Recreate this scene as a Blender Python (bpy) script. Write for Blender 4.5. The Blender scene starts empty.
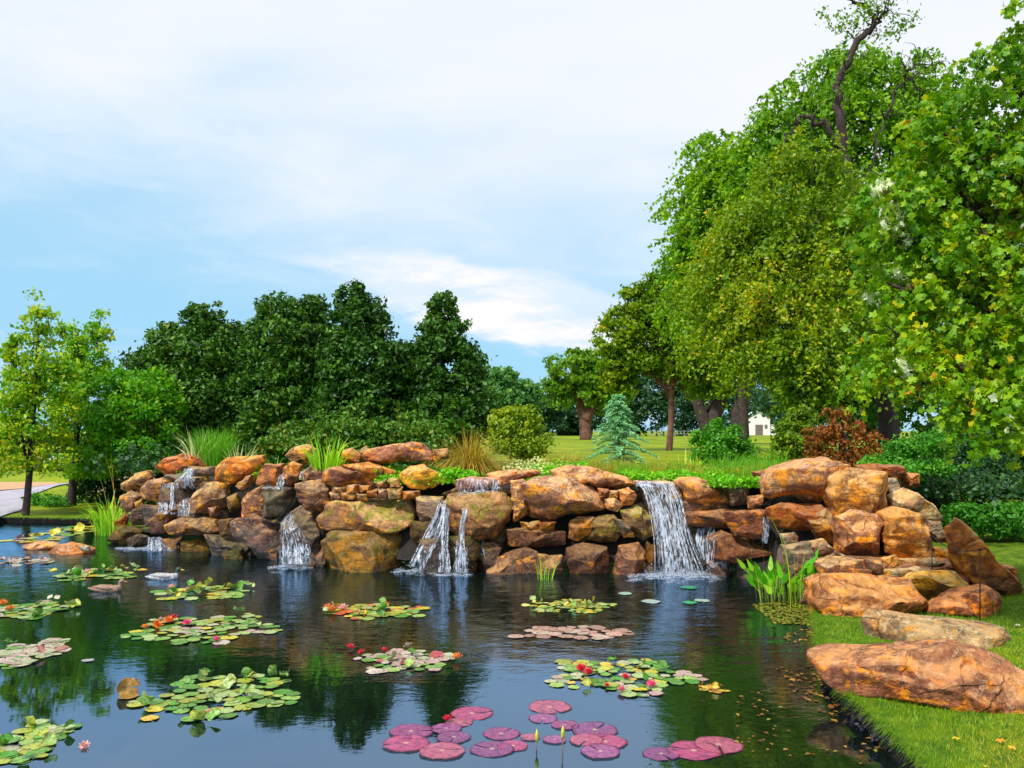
import bpy, math, random
import numpy as np
from mathutils import Vector, Matrix
from mathutils.geometry import delaunay_2d_cdt

# ------------------------------------------------------------------ camera, light, exposure
F = 887.0; CX = 512.0; HY = 430.0; EYE = 2.2
scene = bpy.context.scene
cam_d = bpy.data.cameras.new("camera"); cam = bpy.data.objects.new("camera", cam_d)
scene.collection.objects.link(cam); scene.camera = cam
cam.location = (0, 0, EYE); cam.rotation_euler = (math.radians(90), 0, 0)
cam_d.sensor_width = 36; cam_d.lens = 36 * F / 1024; cam_d.shift_y = (HY - 384) / 1024
cam_d.clip_start = 0.05; cam_d.clip_end = 3000
scene.view_settings.view_transform = 'Standard'; scene.view_settings.look = 'None'
scene.view_settings.exposure = 0.62; scene.view_settings.gamma = 1

SUN = Vector((-0.42, -0.50, 0.76)).normalized()
sl = bpy.data.lights.new("sun", 'SUN'); sl.energy = 3.0; sl.angle = math.radians(4); sl.color = (1, .95, .86)
so = bpy.data.objects.new("sun", sl); scene.collection.objects.link(so)
so.rotation_euler = (-SUN).to_track_quat('-Z', 'Y').to_euler(); so.location = (0, 0, 30)

world = bpy.data.worlds.new("World"); scene.world = world; world.use_nodes = True

class NT:
    """small helper for writing node trees"""
    def __init__(s, tree): s.t = tree; s.n = tree.nodes; s.l = tree.links
    def add(s, typ, **kw):
        nd = s.n.new(typ)
        ins = kw.pop('ins', {})
        for k, v in kw.items(): setattr(nd, k, v)
        for k, v in ins.items(): s.set(nd, k, v)
        return nd
    def set(s, nd, k, v):
        sock = nd.inputs[k]
        if isinstance(v, bpy.types.NodeSocket): s.l.new(v, sock)
        else:
            if hasattr(sock, 'default_value'):
                if sock.type == 'RGBA' and len(v) == 3: v = (*v, 1)
                sock.default_value = v
    def math(s, op, a, b=0.0, c=None, clamp=False):
        nd = s.add('ShaderNodeMath', operation=op, use_clamp=clamp); s.set(nd, 0, a); s.set(nd, 1, b)
        if c is not None: s.set(nd, 2, c)
        return nd.outputs[0]
    def vmath(s, op, a, b=(0, 0, 0)):
        nd = s.add('ShaderNodeVectorMath', operation=op); s.set(nd, 0, a)
        if b is not None: s.set(nd, 1, b)
        return nd.outputs['Value'] if op in ('LENGTH', 'DOT_PRODUCT', 'DISTANCE') else nd.outputs[0]
    def mix(s, f, a, b, mode='MIX'):
        nd = s.add('ShaderNodeMix', data_type='RGBA', blend_type=mode)
        s.set(nd, 0, f); s.set(nd, 6, a); s.set(nd, 7, b); return nd.outputs[2]
    def ramp(s, f, lo, hi, a=0.0, b=1.0):
        nd = s.add('ShaderNodeMapRange', interpolation_type='SMOOTHSTEP')
        s.set(nd, 0, f); s.set(nd, 1, lo); s.set(nd, 2, hi); s.set(nd, 3, a); s.set(nd, 4, b); return nd.outputs[0]
    def noise(s, vec, scale, detail=3, rough=.55, dist=0, color=False):
        nd = s.add('ShaderNodeTexNoise'); s.set(nd, 'Vector', vec); s.set(nd, 'Scale', scale)
        s.set(nd, 'Detail', detail); s.set(nd, 'Roughness', rough); s.set(nd, 'Distortion', dist)
        return nd.outputs['Color' if color else 'Fac']

def build_world():
    w = NT(world.node_tree); w.n.clear()
    out = w.add('ShaderNodeOutputWorld'); bg = w.add('ShaderNodeBackground'); bg.inputs[1].default_value = 0.1
    w.l.new(bg.outputs[0], out.inputs[0])
    sky = w.add('ShaderNodeTexSky', sky_type='NISHITA', sun_disc=False)
    sky.sun_elevation = math.asin(SUN.z); sky.sun_rotation = math.atan2(SUN.x, SUN.y)
    sky.dust_density = .3; sky.ozone_density = 2.0
    tc = w.add('ShaderNodeTexCoord').outputs['Generated']
    sep = w.add('ShaderNodeSeparateXYZ'); w.l.new(tc, sep.inputs[0]); X, Y, Z = sep.outputs
    st = w.vmath('MULTIPLY', tc, (1, 1, 3.2))
    n1 = w.noise(st, 1.7, 5, .55, .4); n2 = w.noise(st, 5.5, 6, .6, .6); n3 = w.noise(w.vmath('ADD', st, (5, 3, 1)), 9, 6, .62, .3)
    # broad overcast sheet: thick higher up and towards the right
    base = w.math('ADD', w.math('MULTIPLY', Z, 3.3), w.math('MULTIPLY', X, 0.45))
    base = w.math('ADD', base, w.math('MULTIPLY', w.math('SUBTRACT', n1, .5), 1.1))
    base = w.math('ADD', base, w.math('MULTIPLY', w.math('SUBTRACT', n2, .5), .28))
    cov = w.ramp(base, 0.38, 1.25)
    # low streaks
    streak = w.ramp(w.math('ADD', n2, w.math('MULTIPLY', n3, .3)), .60, .80, 0, .40)
    # cumulus bank low over the middle
    dx = w.math('ADD', w.math('MULTIPLY', w.math('SUBTRACT', X, -0.005), 4.9), w.math('MULTIPLY', w.math('SUBTRACT', n2, .5), 1.1))
    zc = w.math('ADD', Z, w.math('MULTIPLY', w.math('SUBTRACT', n3, .5), .055))
    dz = w.math('MULTIPLY', w.math('SUBTRACT', w.math('ADD', zc, w.math('MULTIPLY', X, .22)), .137), 24)
    r = w.math('SQRT', w.math('ADD', w.math('MULTIPLY', dx, dx), w.math('MULTIPLY', dz, dz)))
    cum = w.math('MULTIPLY', w.ramp(r, 1.15, .74), w.ramp(Y, 0, .3))
    cumt = w.ramp(n3, .38, .58, .45, 1.0)
    blue = w.mix(w.ramp(Z, 0.0, .35), (2.2, 4.5, 6.3, 1), (3.0, 5.0, 6.5, 1))
    blue = w.mix(.12, blue, sky.outputs[0])
    white = w.mix(w.noise(st, 2.6, 4), (5.2, 5.8, 6.6, 1), (6.7, 6.6, 7.0, 1))
    c = w.mix(streak, blue, (4.0, 5.4, 6.6, 1))
    c = w.mix(cov, c, white)
    c = w.mix(w.math('MULTIPLY', cum, cumt), c, (6.6, 6.5, 6.9, 1))
    c = w.mix(w.ramp(Z, -.02, -.1), c, (1.2, 1.5, 1.2, 1))
    w.l.new(c, bg.inputs[0])
build_world()

# ------------------------------------------------------------------ helpers
rng = np.random.default_rng(7)
def P(px, py, Y): return Vector(((px - CX) / F * Y, Y, EYE - (py - HY) / F * Y))
def WP(px, py, z=0.0):
    Y = (EYE - z) * F / (py - HY); return Vector(((px - CX) / F * Y, Y, z))
def tag(o, label=None, cat=None, group=None, kind=None):
    for k, v in (('label', label), ('category', cat), ('group', group), ('kind', kind)):
        if v: o[k] = v
    return o
def empty(name, loc, label, cat, group=None, kind=None):
    o = bpy.data.objects.new(name, None); scene.collection.objects.link(o); o.location = loc
    o.empty_display_size = .1
    return tag(o, label, cat, group, kind)
def mesh_obj(name, V, Fc, mat, parent=None, origin=None, smooth=True, attr=None, uv=None, mats=None, midx=None):
    """V Nx3 world coordinates, Fc MxK faces (or a list of faces)"""
    V = np.asarray(V, dtype=np.float32).reshape(-1, 3)
    base = np.zeros(3)
    if parent is not None: base = np.array(parent.location)
    if origin is None: origin = base if parent is not None else np.array([V[:, 0].mean(), V[:, 1].mean(), V[:, 2].min()])
    origin = np.array(origin, dtype=np.float32)
    me = bpy.data.meshes.new(name)
    L = V - origin
    if isinstance(Fc, np.ndarray):
        n, k = Fc.shape
        me.vertices.add(len(L)); me.vertices.foreach_set('co', L.ravel())
        me.loops.add(n * k); me.loops.foreach_set('vertex_index', Fc.astype(np.int32).ravel())
        me.polygons.add(n); me.polygons.foreach_set('loop_start', (np.arange(n) * k).astype(np.int32))
        me.update(calc_edges=True)
    else:
        me.from_pydata([tuple(map(float, v)) for v in L], [], Fc); me.update()
    if smooth: me.polygons.foreach_set('use_smooth', np.ones(len(me.polygons), dtype=bool))
    if attr is not None:
        a = me.attributes.new('hue', 'FLOAT', 'FACE'); a.data.foreach_set('value', np.asarray(attr, dtype=np.float32))
    if uv is not None:
        ul = me.uv_layers.new(name='UVMap'); li = np.zeros(len(me.loops), dtype=np.int32); me.loops.foreach_get('vertex_index', li)
        ul.data.foreach_set('uv', np.asarray(uv, dtype=np.float32)[li].ravel())
    for m in (mats or [mat]): me.materials.append(m)
    if midx is not None: me.polygons.foreach_set('material_index', np.asarray(midx, dtype=np.int32))
    me.validate()
    o = bpy.data.objects.new(name, me); scene.collection.objects.link(o)
    if parent is not None:
        o.parent = parent; o.location = tuple(origin - base)
    else: o.location = tuple(origin)
    return o

def hash3(ix, iy, iz, seed):
    h = (ix * 374761393 + iy * 668265263 + iz * 1274126177 + seed * 974711) & 0xffffffff
    h = ((h ^ (h >> 13)) * 1274126177) & 0xffffffff
    return ((h ^ (h >> 16)) & 0xffff) / 65535.0
def vnoise(p, seed=0):
    p = np.asarray(p, dtype=np.float64); i = np.floor(p).astype(np.int64); f = p - i; f = f * f * (3 - 2 * f)
    r = 0
    for dx in (0, 1):
        for dy in (0, 1):
            for dz in (0, 1):
                w = (f[:, 0] if dx else 1 - f[:, 0]) * (f[:, 1] if dy else 1 - f[:, 1]) * (f[:, 2] if dz else 1 - f[:, 2])
                r = r + w * hash3(i[:, 0] + dx, i[:, 1] + dy, i[:, 2] + dz, seed)
    return r * 2 - 1
def fbm(p, seed=0, o=4):
    p = np.asarray(p); r = 0; a = 1
    for k in range(o): r = r + a * vnoise(p * 2 ** k + 17.3 * k, seed + k); a *= .5
    return r / 1.6
def unit(v): return v / (np.linalg.norm(v, axis=-1, keepdims=True) + 1e-9)

class MB:
    """collects tubes, boxes and strips; one mesh object when built"""
    def __init__(s): s.v = []; s.f = []
    def raw(s, V, Fs):
        b = len(s.v); s.v += [tuple(map(float, q)) for q in V]; s.f += [tuple(i + b for i in q) for q in Fs]
    def tube(s, pts, rad, n=7, wob=0.0, cap=True):
        pts = [Vector(p) for p in pts]; m = len(pts)
        if not hasattr(rad, '__len__'): rad = [rad] * m
        ring = []; up = Vector((.3, .9, .1))
        for i, p in enumerate(pts):
            d = (pts[min(i + 1, m - 1)] - pts[max(i - 1, 0)])
            if d.length < 1e-6: d = Vector((0, 0, 1))
            d.normalize(); a = d.cross(up)
            if a.length < .05: a = d.cross(Vector((1, 0, 0)))
            a.normalize(); b = d.cross(a)
            for k in range(n):
                t = 2 * math.pi * k / n; r = rad[i] * (1 + wob * (rng.random() - .5))
                ring.append(p + a * math.cos(t) * r + b * math.sin(t) * r)
        fs = [(i * n + k, i * n + (k + 1) % n, (i + 1) * n + (k + 1) % n, (i + 1) * n + k) for i in range(m - 1) for k in range(n)]
        if cap: fs += [tuple(range(n))[::-1], tuple((m - 1) * n + k for k in range(n))]
        s.raw(ring, fs)
    def box(s, c, h, rz=0.0):
        c = Vector(c); R = Matrix.Rotation(rz, 3, 'Z')
        q = [c + R @ Vector((x * h[0], y * h[1], z * h[2])) for x in (-1, 1) for y in (-1, 1) for z in (-1, 1)]
        s.raw(q, [(0, 1, 3, 2), (4, 6, 7, 5), (0, 4, 5, 1), (2, 3, 7, 6), (0, 2, 6, 4), (1, 5, 7, 3)])
    def build(s, name, mat, parent=None, smooth=True, origin=None):
        return mesh_obj(name, np.array(s.v), s.f, mat, parent, origin, smooth)

def spline(pts, n):
    """Catmull-Rom through pts (tuples of any length), n samples"""
    A = np.array(pts, dtype=float); A = np.vstack([2 * A[0] - A[1], A, 2 * A[-1] - A[-2]])
    m = len(pts) - 1; out = []
    for t in np.linspace(0, m - 1e-6, n):
        i = int(t); f = t - i; p0, p1, p2, p3 = A[i:i + 4]
        out.append(.5 * (2 * p1 + (p2 - p0) * f + (2 * p0 - 5 * p1 + 4 * p2 - p3) * f * f + (3 * p1 - p0 - 3 * p2 + p3) * f ** 3))
    return np.array(out)

def seg_dist(pts, poly, closed=True):
    """unsigned distance and inside mask of points (Nx2) to polygon"""
    P_ = np.asarray(poly, dtype=float); n = len(P_); d = np.full(len(pts), 1e9); ins = np.zeros(len(pts), bool)
    for i in range(n if closed else n - 1):
        a = P_[i]; b = P_[(i + 1) % n]; ab = b - a
        t = np.clip(((pts - a) @ ab) / (ab @ ab), 0, 1); d = np.minimum(d, np.linalg.norm(pts - (a + t[:, None] * ab), axis=1))
        if closed:
            c = (a[1] > pts[:, 1]) != (b[1] > pts[:, 1])
            xi = a[0] + (pts[:, 1] - a[1]) / (b[1] - a[1] + 1e-12) * ab[0]
            ins ^= c & (pts[:, 0] < xi)
    return d, ins
def sm(x, a, b):
    t = np.clip((x - a) / (b - a), 0, 1); return t * t * (3 - 2 * t)

# ------------------------------------------------------------------ materials
def new_mat(name):
    m = bpy.data.materials.new(name); m.use_nodes = True; t = NT(m.node_tree); t.n.clear()
    out = t.add('ShaderNodeOutputMaterial'); return m, t, out
def plain(name, col, rough=.6, metal=0, noise=.15, scale=8, bump=.2, spec=.5, alpha=None):
    m, t, out = new_mat(name); b = t.add('ShaderNodeBsdfPrincipled')
    tc = t.add('ShaderNodeTexCoord').outputs['Object']; n = t.noise(tc, scale, 5)
    c = t.mix(t.ramp(n, .3, .7), tuple(x * (1 - noise) for x in col), tuple(min(1, x * (1 + noise)) for x in col))
    t.set(b, 'Base Color', c); t.set(b, 'Roughness', rough); t.set(b, 'Metallic', metal); t.set(b, 'Specular IOR Level', spec)
    if bump:
        bp = t.add('ShaderNodeBump', ins={'Strength': bump, 'Distance': .02, 'Height': t.noise(tc, scale * 3, 4)}); t.set(b, 'Normal', bp.outputs[0])
    t.l.new(b.outputs[0], out.inputs[0]); return m

def leaf_mat(name, cols, trans=.3, rough=.5, spec=.35):
    """cols: (position, colour) stops picked by each leaf's own 'hue' value"""
    m, t, out = new_mat(name); at = t.add('ShaderNodeAttribute', attribute_name='hue')
    cr = t.add('ShaderNodeValToRGB'); e = cr.color_ramp.elements
    while len(e) > 1: e.remove(e[-1])
    e[0].position = cols[0][0]; e[0].color = (*cols[0][1], 1)
    for p_, c_ in cols[1:]: q = e.new(p_); q.color = (*c_, 1)
    t.set(cr, 0, at.outputs['Fac'])
    b = t.add('ShaderNodeBsdfPrincipled', ins={'Base Color': cr.outputs[0], 'Roughness': rough, 'Specular IOR Level': spec})
    tr = t.add('ShaderNodeBsdfTranslucent', ins={'Color': t.mix(.5, cr.outputs[0], (.9, .9, .2), 'MULTIPLY')})
    t.set(tr, 'Color', t.mix(1.0, cr.outputs[0], (1.5, 1.5, .7, 1), 'MULTIPLY'))
    mx = t.add('ShaderNodeMixShader', ins={0: trans}); t.l.new(b.outputs[0], mx.inputs[1]); t.l.new(tr.outputs[0], mx.inputs[2])
    t.l.new(mx.outputs[0], out.inputs[0]); return m

def rock_mat(name, c1, c2, c3, ochre=.3, lichen=.2, moss=0.0, rough=.8, dark=.25, top_light=.48, ochre_col=(.70, .29, .015)):
    m, t, out = new_mat(name); b = t.add('ShaderNodeBsdfPrincipled')
    tc = t.add('ShaderNodeTexCoord').outputs['Object']; oi = t.add('ShaderNodeObjectInfo')
    off = t.add('ShaderNodeCombineXYZ'); r = t.math('MULTIPLY', oi.outputs['Random'], 57.0)
    for k in range(3): t.set(off, k, r)
    v = t.vmath('ADD', tc, off.outputs[0])
    vs = t.vmath('MULTIPLY', v, (1, 1, 1.7))
    n1 = t.noise(vs, 2.2, 4, .6, .6); n2 = t.noise(v, 7, 6, .65, .3); n3 = t.noise(vs, 3.6, 3, .5, .8)
    n4 = t.noise(v, 26, 4, .7); n5 = t.noise(t.vmath('ADD', v, (9, 2, 4)), 4.0, 5, .6, .5)
    c = t.mix(t.ramp(n1, .38, .60), c1, c2)
    c = t.mix(t.ramp(n5, .50, .66), c, c3)
    c = t.mix(t.ramp(n3, .66 - ochre * .35, .74 - ochre * .35), c, ochre_col)
    # iron bands
    wv = t.add('ShaderNodeTexWave', wave_type='BANDS', bands_direction='Z')
    t.set(wv, 'Vector', t.vmath('ADD', v, t.vmath('MULTIPLY', t.noise(v, 1.5, 3, color=True), (.9, .9, .9)))); t.set(wv, 'Scale', 1.8); t.set(wv, 'Distortion', 3.5); t.set(wv, 'Detail', 4); t.set(wv, 'Detail Scale', 2.0)
    c = t.mix(t.ramp(wv.outputs['Fac'], .72, .98, 0, .45), c, tuple(x * .35 for x in c1))
    c = t.mix(t.ramp(n2, .47, .60, 0, dark * 2.6), c, tuple(x * .30 for x in c1))
    c = t.mix(t.math('MULTIPLY', t.ramp(t.noise(t.vmath('ADD', v, (4, 4, 7)), 2.6, 4, .6, .8), .50, .58), .75), c, (.115, .05, .045))
    c = t.mix(t.ramp(n4, .42, .66, 0, .16), c, (.60, .42, .28))
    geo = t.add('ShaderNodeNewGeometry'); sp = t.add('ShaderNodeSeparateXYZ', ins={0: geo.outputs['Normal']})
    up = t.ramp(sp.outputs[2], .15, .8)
    li = t.math('MULTIPLY', t.math('MULTIPLY', t.ramp(t.noise(v, 13, 5, .7), .50, .62), up), lichen * 1.3, clamp=True)
    c = t.mix(li, c, (.60, .52, .44))
    if moss:
        mo = t.math('MULTIPLY', t.ramp(t.math('ADD', t.noise(v, 5, 5, .65), t.math('MULTIPLY', sp.outputs[2], .14)), .60 - moss * .25, .70 - moss * .25), .9)
        c = t.mix(mo, c, t.mix(n4, (.045, .085, .004), (.25, .24, .01)))
    c = t.mix(t.math('MULTIPLY', t.math('MULTIPLY', t.ramp(sp.outputs[2], .25, .85), t.ramp(n5, .35, .6)), top_light), c, (.74, .50, .30))  # painted highlight: cream mixed into upward faces so the tops look lit
    c = t.mix(1.0, c, oi.outputs['Color'], 'MULTIPLY')
    t.set(b, 'Specular IOR Level', .5 if rough < .5 else .2)
    t.set(b, 'Base Color', c); t.set(b, 'Roughness', t.math('ADD', rough - .12, t.math('MULTIPLY', n2, .24)))
    vo = t.add('ShaderNodeTexVoronoi', feature='DISTANCE_TO_EDGE'); t.set(vo, 'Vector', t.vmath('ADD', vs, t.vmath('MULTIPLY', t.noise(v, 3, 3, color=True), (.35, .35, .35)))); t.set(vo, 'Scale', 1.9)
    crack = t.math('MAXIMUM', t.ramp(vo.outputs['Distance'], 0, .03), t.ramp(t.noise(t.vmath('ADD', v, (3, 8, 1)), 1.3, 2), .44, .54))
    h = t.math('ADD', t.math('MULTIPLY', n2, .9), t.math('MULTIPLY', n4, .35)); h = t.math('ADD', h, t.math('MULTIPLY', crack, .35))
    h = t.math('ADD', h, t.math('MULTIPLY', t.noise(t.vmath('MULTIPLY', v, (1, 1, 4)), 6, 4), .35))
    h = t.math('ADD', h, t.math('MULTIPLY', t.noise(v, 70, 3, .7), .10))
    bp = t.add('ShaderNodeBump', ins={'Strength': .95, 'Distance': .085, 'Height': h}); t.set(b, 'Normal', bp.outputs[0])
    t.l.new(b.outputs[0], out.inputs[0]); return m

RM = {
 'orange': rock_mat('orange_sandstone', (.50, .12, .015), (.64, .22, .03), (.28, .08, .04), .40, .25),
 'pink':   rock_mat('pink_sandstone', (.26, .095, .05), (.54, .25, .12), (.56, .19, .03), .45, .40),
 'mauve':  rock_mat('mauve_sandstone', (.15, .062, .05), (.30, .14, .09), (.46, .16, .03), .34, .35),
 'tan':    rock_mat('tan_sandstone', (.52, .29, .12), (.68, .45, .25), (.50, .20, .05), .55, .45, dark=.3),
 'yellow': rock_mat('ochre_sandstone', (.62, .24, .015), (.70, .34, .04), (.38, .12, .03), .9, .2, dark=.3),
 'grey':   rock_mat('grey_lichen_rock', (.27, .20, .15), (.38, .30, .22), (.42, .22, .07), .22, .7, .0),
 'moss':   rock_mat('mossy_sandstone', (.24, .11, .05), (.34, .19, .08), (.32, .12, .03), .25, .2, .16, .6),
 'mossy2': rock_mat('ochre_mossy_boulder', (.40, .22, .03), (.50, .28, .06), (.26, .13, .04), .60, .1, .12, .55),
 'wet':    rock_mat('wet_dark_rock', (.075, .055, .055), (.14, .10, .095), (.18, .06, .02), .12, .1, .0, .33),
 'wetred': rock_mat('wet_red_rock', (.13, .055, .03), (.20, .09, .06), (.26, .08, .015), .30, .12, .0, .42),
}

# ------------------------------------------------------------------ ground, pond, water
POND = [(2.6, 2.6), (2.58, 5.8), (2.60, 6.4), (2.63, 6.95), (2.72, 7.7), (2.95, 8.48), (3.25, 9.4), (3.5, 10.2), (3.75, 11.2), (3.9, 12.4), (2.9, 13.75),
        (.7, 13.95), (-1.7, 14.05), (-3.5, 15.0), (-4.9, 16.1), (-6.7, 17.5), (-7.9, 18.2), (-8.5, 19.6), (-9.1, 20.8), (-12, 21.1),
        (-16, 21.1), (-22, 20.8), (-30, 18), (-32, 8), (-24, 2.6)]
GARDEN = [(-8.2, 20.2), (-7.5, 18.4), (-6.8, 17.5), (-4.9, 16.0), (-3.5, 14.9), (-1.7, 14.0), (.7, 13.9), (2.9, 13.7), (3.8, 12.6), (4.1, 11.9),
          (5.1, 11.7), (5.9, 12.6), (6.6, 14.5), (7.5, 17), (9.5, 21), (16, 30), (60, 60), (400, 420), (-400, 420), (-60, 60), (-18, 34), (-11, 27)]
def ground_z(xy):
    xy = np.asarray(xy, dtype=float).reshape(-1, 2)
    dp, _ = seg_dist(xy, POND); dg, ig = seg_dist(xy, GARDEN)
    low = .13 + .22 * sm(dp, 0, 9) + .02 * fbm(np.c_[xy * .5, np.zeros(len(xy))], 3, 2)
    g = sm(np.where(ig, dg, 0), 0, .9)
    high = 1.32 + .03 * fbm(np.c_[xy * .4, np.zeros(len(xy))], 5, 2)
    soft = sm(xy[:, 1], 18, 24) * (xy[:, 0] < -6)         # the left end ramps gently
    g2 = sm(np.where(ig, dg, 0), 0, 5.5)
    return low + (high - low) * (g * (1 - soft) + g2 * soft)
def gz(x, y): return float(ground_z([(x, y)])[0])

def grass_mat():
    m, t, out = new_mat('lawn_turf'); b = t.add('ShaderNodeBsdfPrincipled', ins={'Roughness': .85, 'Specular IOR Level': .2})
    tc = t.add('ShaderNodeTexCoord').outputs['Object']
    a = t.noise(tc, .45, 4); d = t.noise(tc, 5, 5, .7); e = t.noise(tc, 60, 3, .7)
    c = t.mix(t.ramp(a, .35, .65), (.11, .22, .003), (.32, .38, .004))
    c = t.mix(t.ramp(d, .45, .7, 0, .6), c, (.36, .30, .01))
    c = t.mix(t.ramp(e, .3, .75, .0, .5), c, (.04, .12, .004))
    yy = t.add('ShaderNodeSeparateXYZ', ins={0: tc}).outputs[1]; c = t.mix(t.ramp(yy, 26, 14, 0, 1), c, t.mix(t.ramp(d, .35, .65), (.035, .10, .002), (.13, .20, .004)))
    t.set(b, 'Base Color', c)
    bp = t.add('ShaderNodeBump', ins={'Strength': .5, 'Distance': .04, 'Height': t.math('ADD', e, d)}); t.set(b, 'Normal', bp.outputs[0])
    t.l.new(b.outputs[0], out.inputs[0]); return m
M_LAWN = grass_mat()
M_SOIL = plain('dark_soil', (.014, .010, .007), .9, noise=.4, bump=.6)
def build_ground():
    pts = [Vector(p) for p in POND]; n = len(pts)
    edges = [(i, (i + 1) % n) for i in range(n)]
    dense = []
    for i in range(n):   # densify outline
        a, b_ = pts[i], pts[(i + 1) % n]; k = max(1, int((b_ - a).length / .3))
        for j in range(k): dense.append(a.lerp(b_, j / k))
    n = len(dense); edges = [(i, (i + 1) % n) for i in range(n)]
    G = []
    def grid(x0, x1, y0, y1, s, hole=None):
        xs = np.arange(x0, x1 + 1e-6, s); ys = np.arange(y0, y1 + 1e-6, s)
        g = np.array(np.meshgrid(xs, ys)).reshape(2, -1).T; g = g + (rng.random(g.shape) - .5) * s * .5
        if hole: g = g[~((g[:, 0] > hole[0]) & (g[:, 0] < hole[1]) & (g[:, 1] > hole[2]) & (g[:, 1] < hole[3]))]
        G.append(g)
    grid(-12, 12, 0, 30, .28); grid(-60, 60, -20, 80, 2.0, (-12, 12, 0, 30)); grid(-900, 900, -60, 1500, 60, (-60, 60, -20, 80))
    g = np.vstack(G); d, ins = seg_dist(g, np.array([tuple(p) for p in dense])); g = g[(~ins) & (d > .10)]
    allp = dense + [Vector(p) for p in g]
    v, e, f, *_ = delaunay_2d_cdt(allp, edges, [], 0, 1e-5)
    V = np.array([tuple(p) for p in v]); Fa = np.array([q for q in f if len(q) == 3])
    cen = V[Fa].mean(axis=1); _, ins = seg_dist(cen, np.array([tuple(p) for p in dense])); Fa = Fa[~ins]; cen = cen[~ins]
    z = ground_z(V)
    dg, ig = seg_dist(cen, GARDEN); dp, _ = seg_dist(cen, POND)
    band = ig & (dg < 1.1) & (cen[:, 1] < 18.4) | ((dp < .35) & (cen[:, 1] > 10.3) & (cen[:, 0] > -8.3)&(cen[:,1]<19))
    a = V[Fa]; nrm = np.cross(np.c_[a[:, 1] - a[:, 0], np.zeros(len(a))], np.c_[a[:, 2] - a[:, 0], np.zeros(len(a))])[:, 2]
    Fa[nrm < 0] = Fa[nrm < 0][:, ::-1]
    o = mesh_obj('ground', np.c_[V, z], Fa, M_LAWN, origin=(0, 0, 0), mats=[M_LAWN, M_SOIL], midx=band.astype(int))
    tag(o, kind='structure'); o['label'] = 'green lawn and garden soil around the pond'
    # pond bed
    bed = mesh_obj('pond_bed', [(-34, 2, -.7), (5, 2, -.7), (5, 22, -.7), (-34, 22, -.7)], [(0, 1, 2, 3)], plain('pond_mud', (.02, .022, .01), .9))
    tag(bed, kind='structure')
    # pond edging (black liner) : a thick dark lip all along the outline
    D = [tuple(p) for p in dense]; m = len(D); Vv = []; Ff = []
    for i, (x, y) in enumerate(D):
        a = Vector(D[i - 1]); b_ = Vector(D[(i + 1) % m]); tdir = (b_ - a).normalized(); nr = Vector((-tdir.y, tdir.x))
        zt = gz(x, y) - .012
        w1 = .02 + .015 * rng.random()
        Vv += [(x + nr.x * w1, y + nr.y * w1, -.7), (x + nr.x * w1, y + nr.y * w1, zt - .015), (x + nr.x * .0, y + nr.y * .0, zt), (x - nr.x * .04, y - nr.y * .04, zt - .004), (x - nr.x * .04, y - nr.y * .04, -.7)]
    for i in range(m):
        j = (i + 1) % m
        if D[i][1] > 10.6 and -8.6 < D[i][0] < 3.95 or (D[i][0] < -30): continue
        for k in range(4): Ff.append((i * 5 + k, i * 5 + k + 1, j * 5 + k + 1, j * 5 + k))
    lo = mesh_obj('pond_liner', Vv, Ff, plain('black_liner', (.010, .009, .008), .95, noise=.5, scale=14, bump=.6, spec=.08))
    tag(lo, 'black liner lip standing between the water and the lawn along the pond edge', 'pond liner')
build_ground()

def sheet(name, pts, z, mat, label):
    """flat sheet that follows the ground a little above it; pts in world XY"""
    xs = [p[0] for p in pts]; ys = [p[1] for p in pts]
    s = .8; g = np.array(np.meshgrid(np.arange(min(xs), max(xs), s), np.arange(min(ys), max(ys), s))).reshape(2, -1).T
    d, i = seg_dist(g, pts); g = g[i & (d > .2)]
    dn = []
    for k in range(len(pts)):
        a = Vector(pts[k]); b = Vector(pts[(k + 1) % len(pts)]); q = max(1, int((b - a).length / .8))
        dn += [a.lerp(b, j / q) for j in range(q)]
    n = len(dn); v, e, f, *_ = delaunay_2d_cdt(dn + [Vector(p) for p in g], [(k, (k + 1) % n) for k in range(n)], [], 0, 1e-5)
    V = np.array([tuple(p) for p in v]); Fa = np.array([q for q in f if len(q) == 3]); c = V[Fa].mean(axis=1); _, i = seg_dist(c, np.array([tuple(p) for p in dn])); Fa = Fa[i]
    o = mesh_obj(name, np.c_[V, ground_z(V) + z], Fa, mat); tag(o, kind='structure'); o['label'] = label; return o
def gp(px, py, z=.32): q = WP(px, py, z); return (q.x, q.y)
M_ROAD = plain('pale_grey_paving', (.36, .34, .40), .85, noise=.12, scale=3)
M_GRAV = plain('tan_gravel', (.50, .30, .15), .9, noise=.25, scale=10)
sheet('path', [gp(-160, 512), gp(-40, 511), gp(0, 510), gp(10, 507), gp(20, 505), gp(26, 500), gp(20, 496), gp(40, 492), gp(58, 487), gp(75, 484), gp(60, 485), gp(20, 490), gp(-160, 502)], .035, M_ROAD, 'pale grey paved path curving behind the left bank')
sheet('gravel_strip', [gp(-160, 499), gp(20, 489.5), gp(58, 485.0), gp(56, 483.5), gp(0, 483.5), gp(-160, 485)], .03, M_GRAV, 'tan gravel strip beyond the path')

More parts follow.
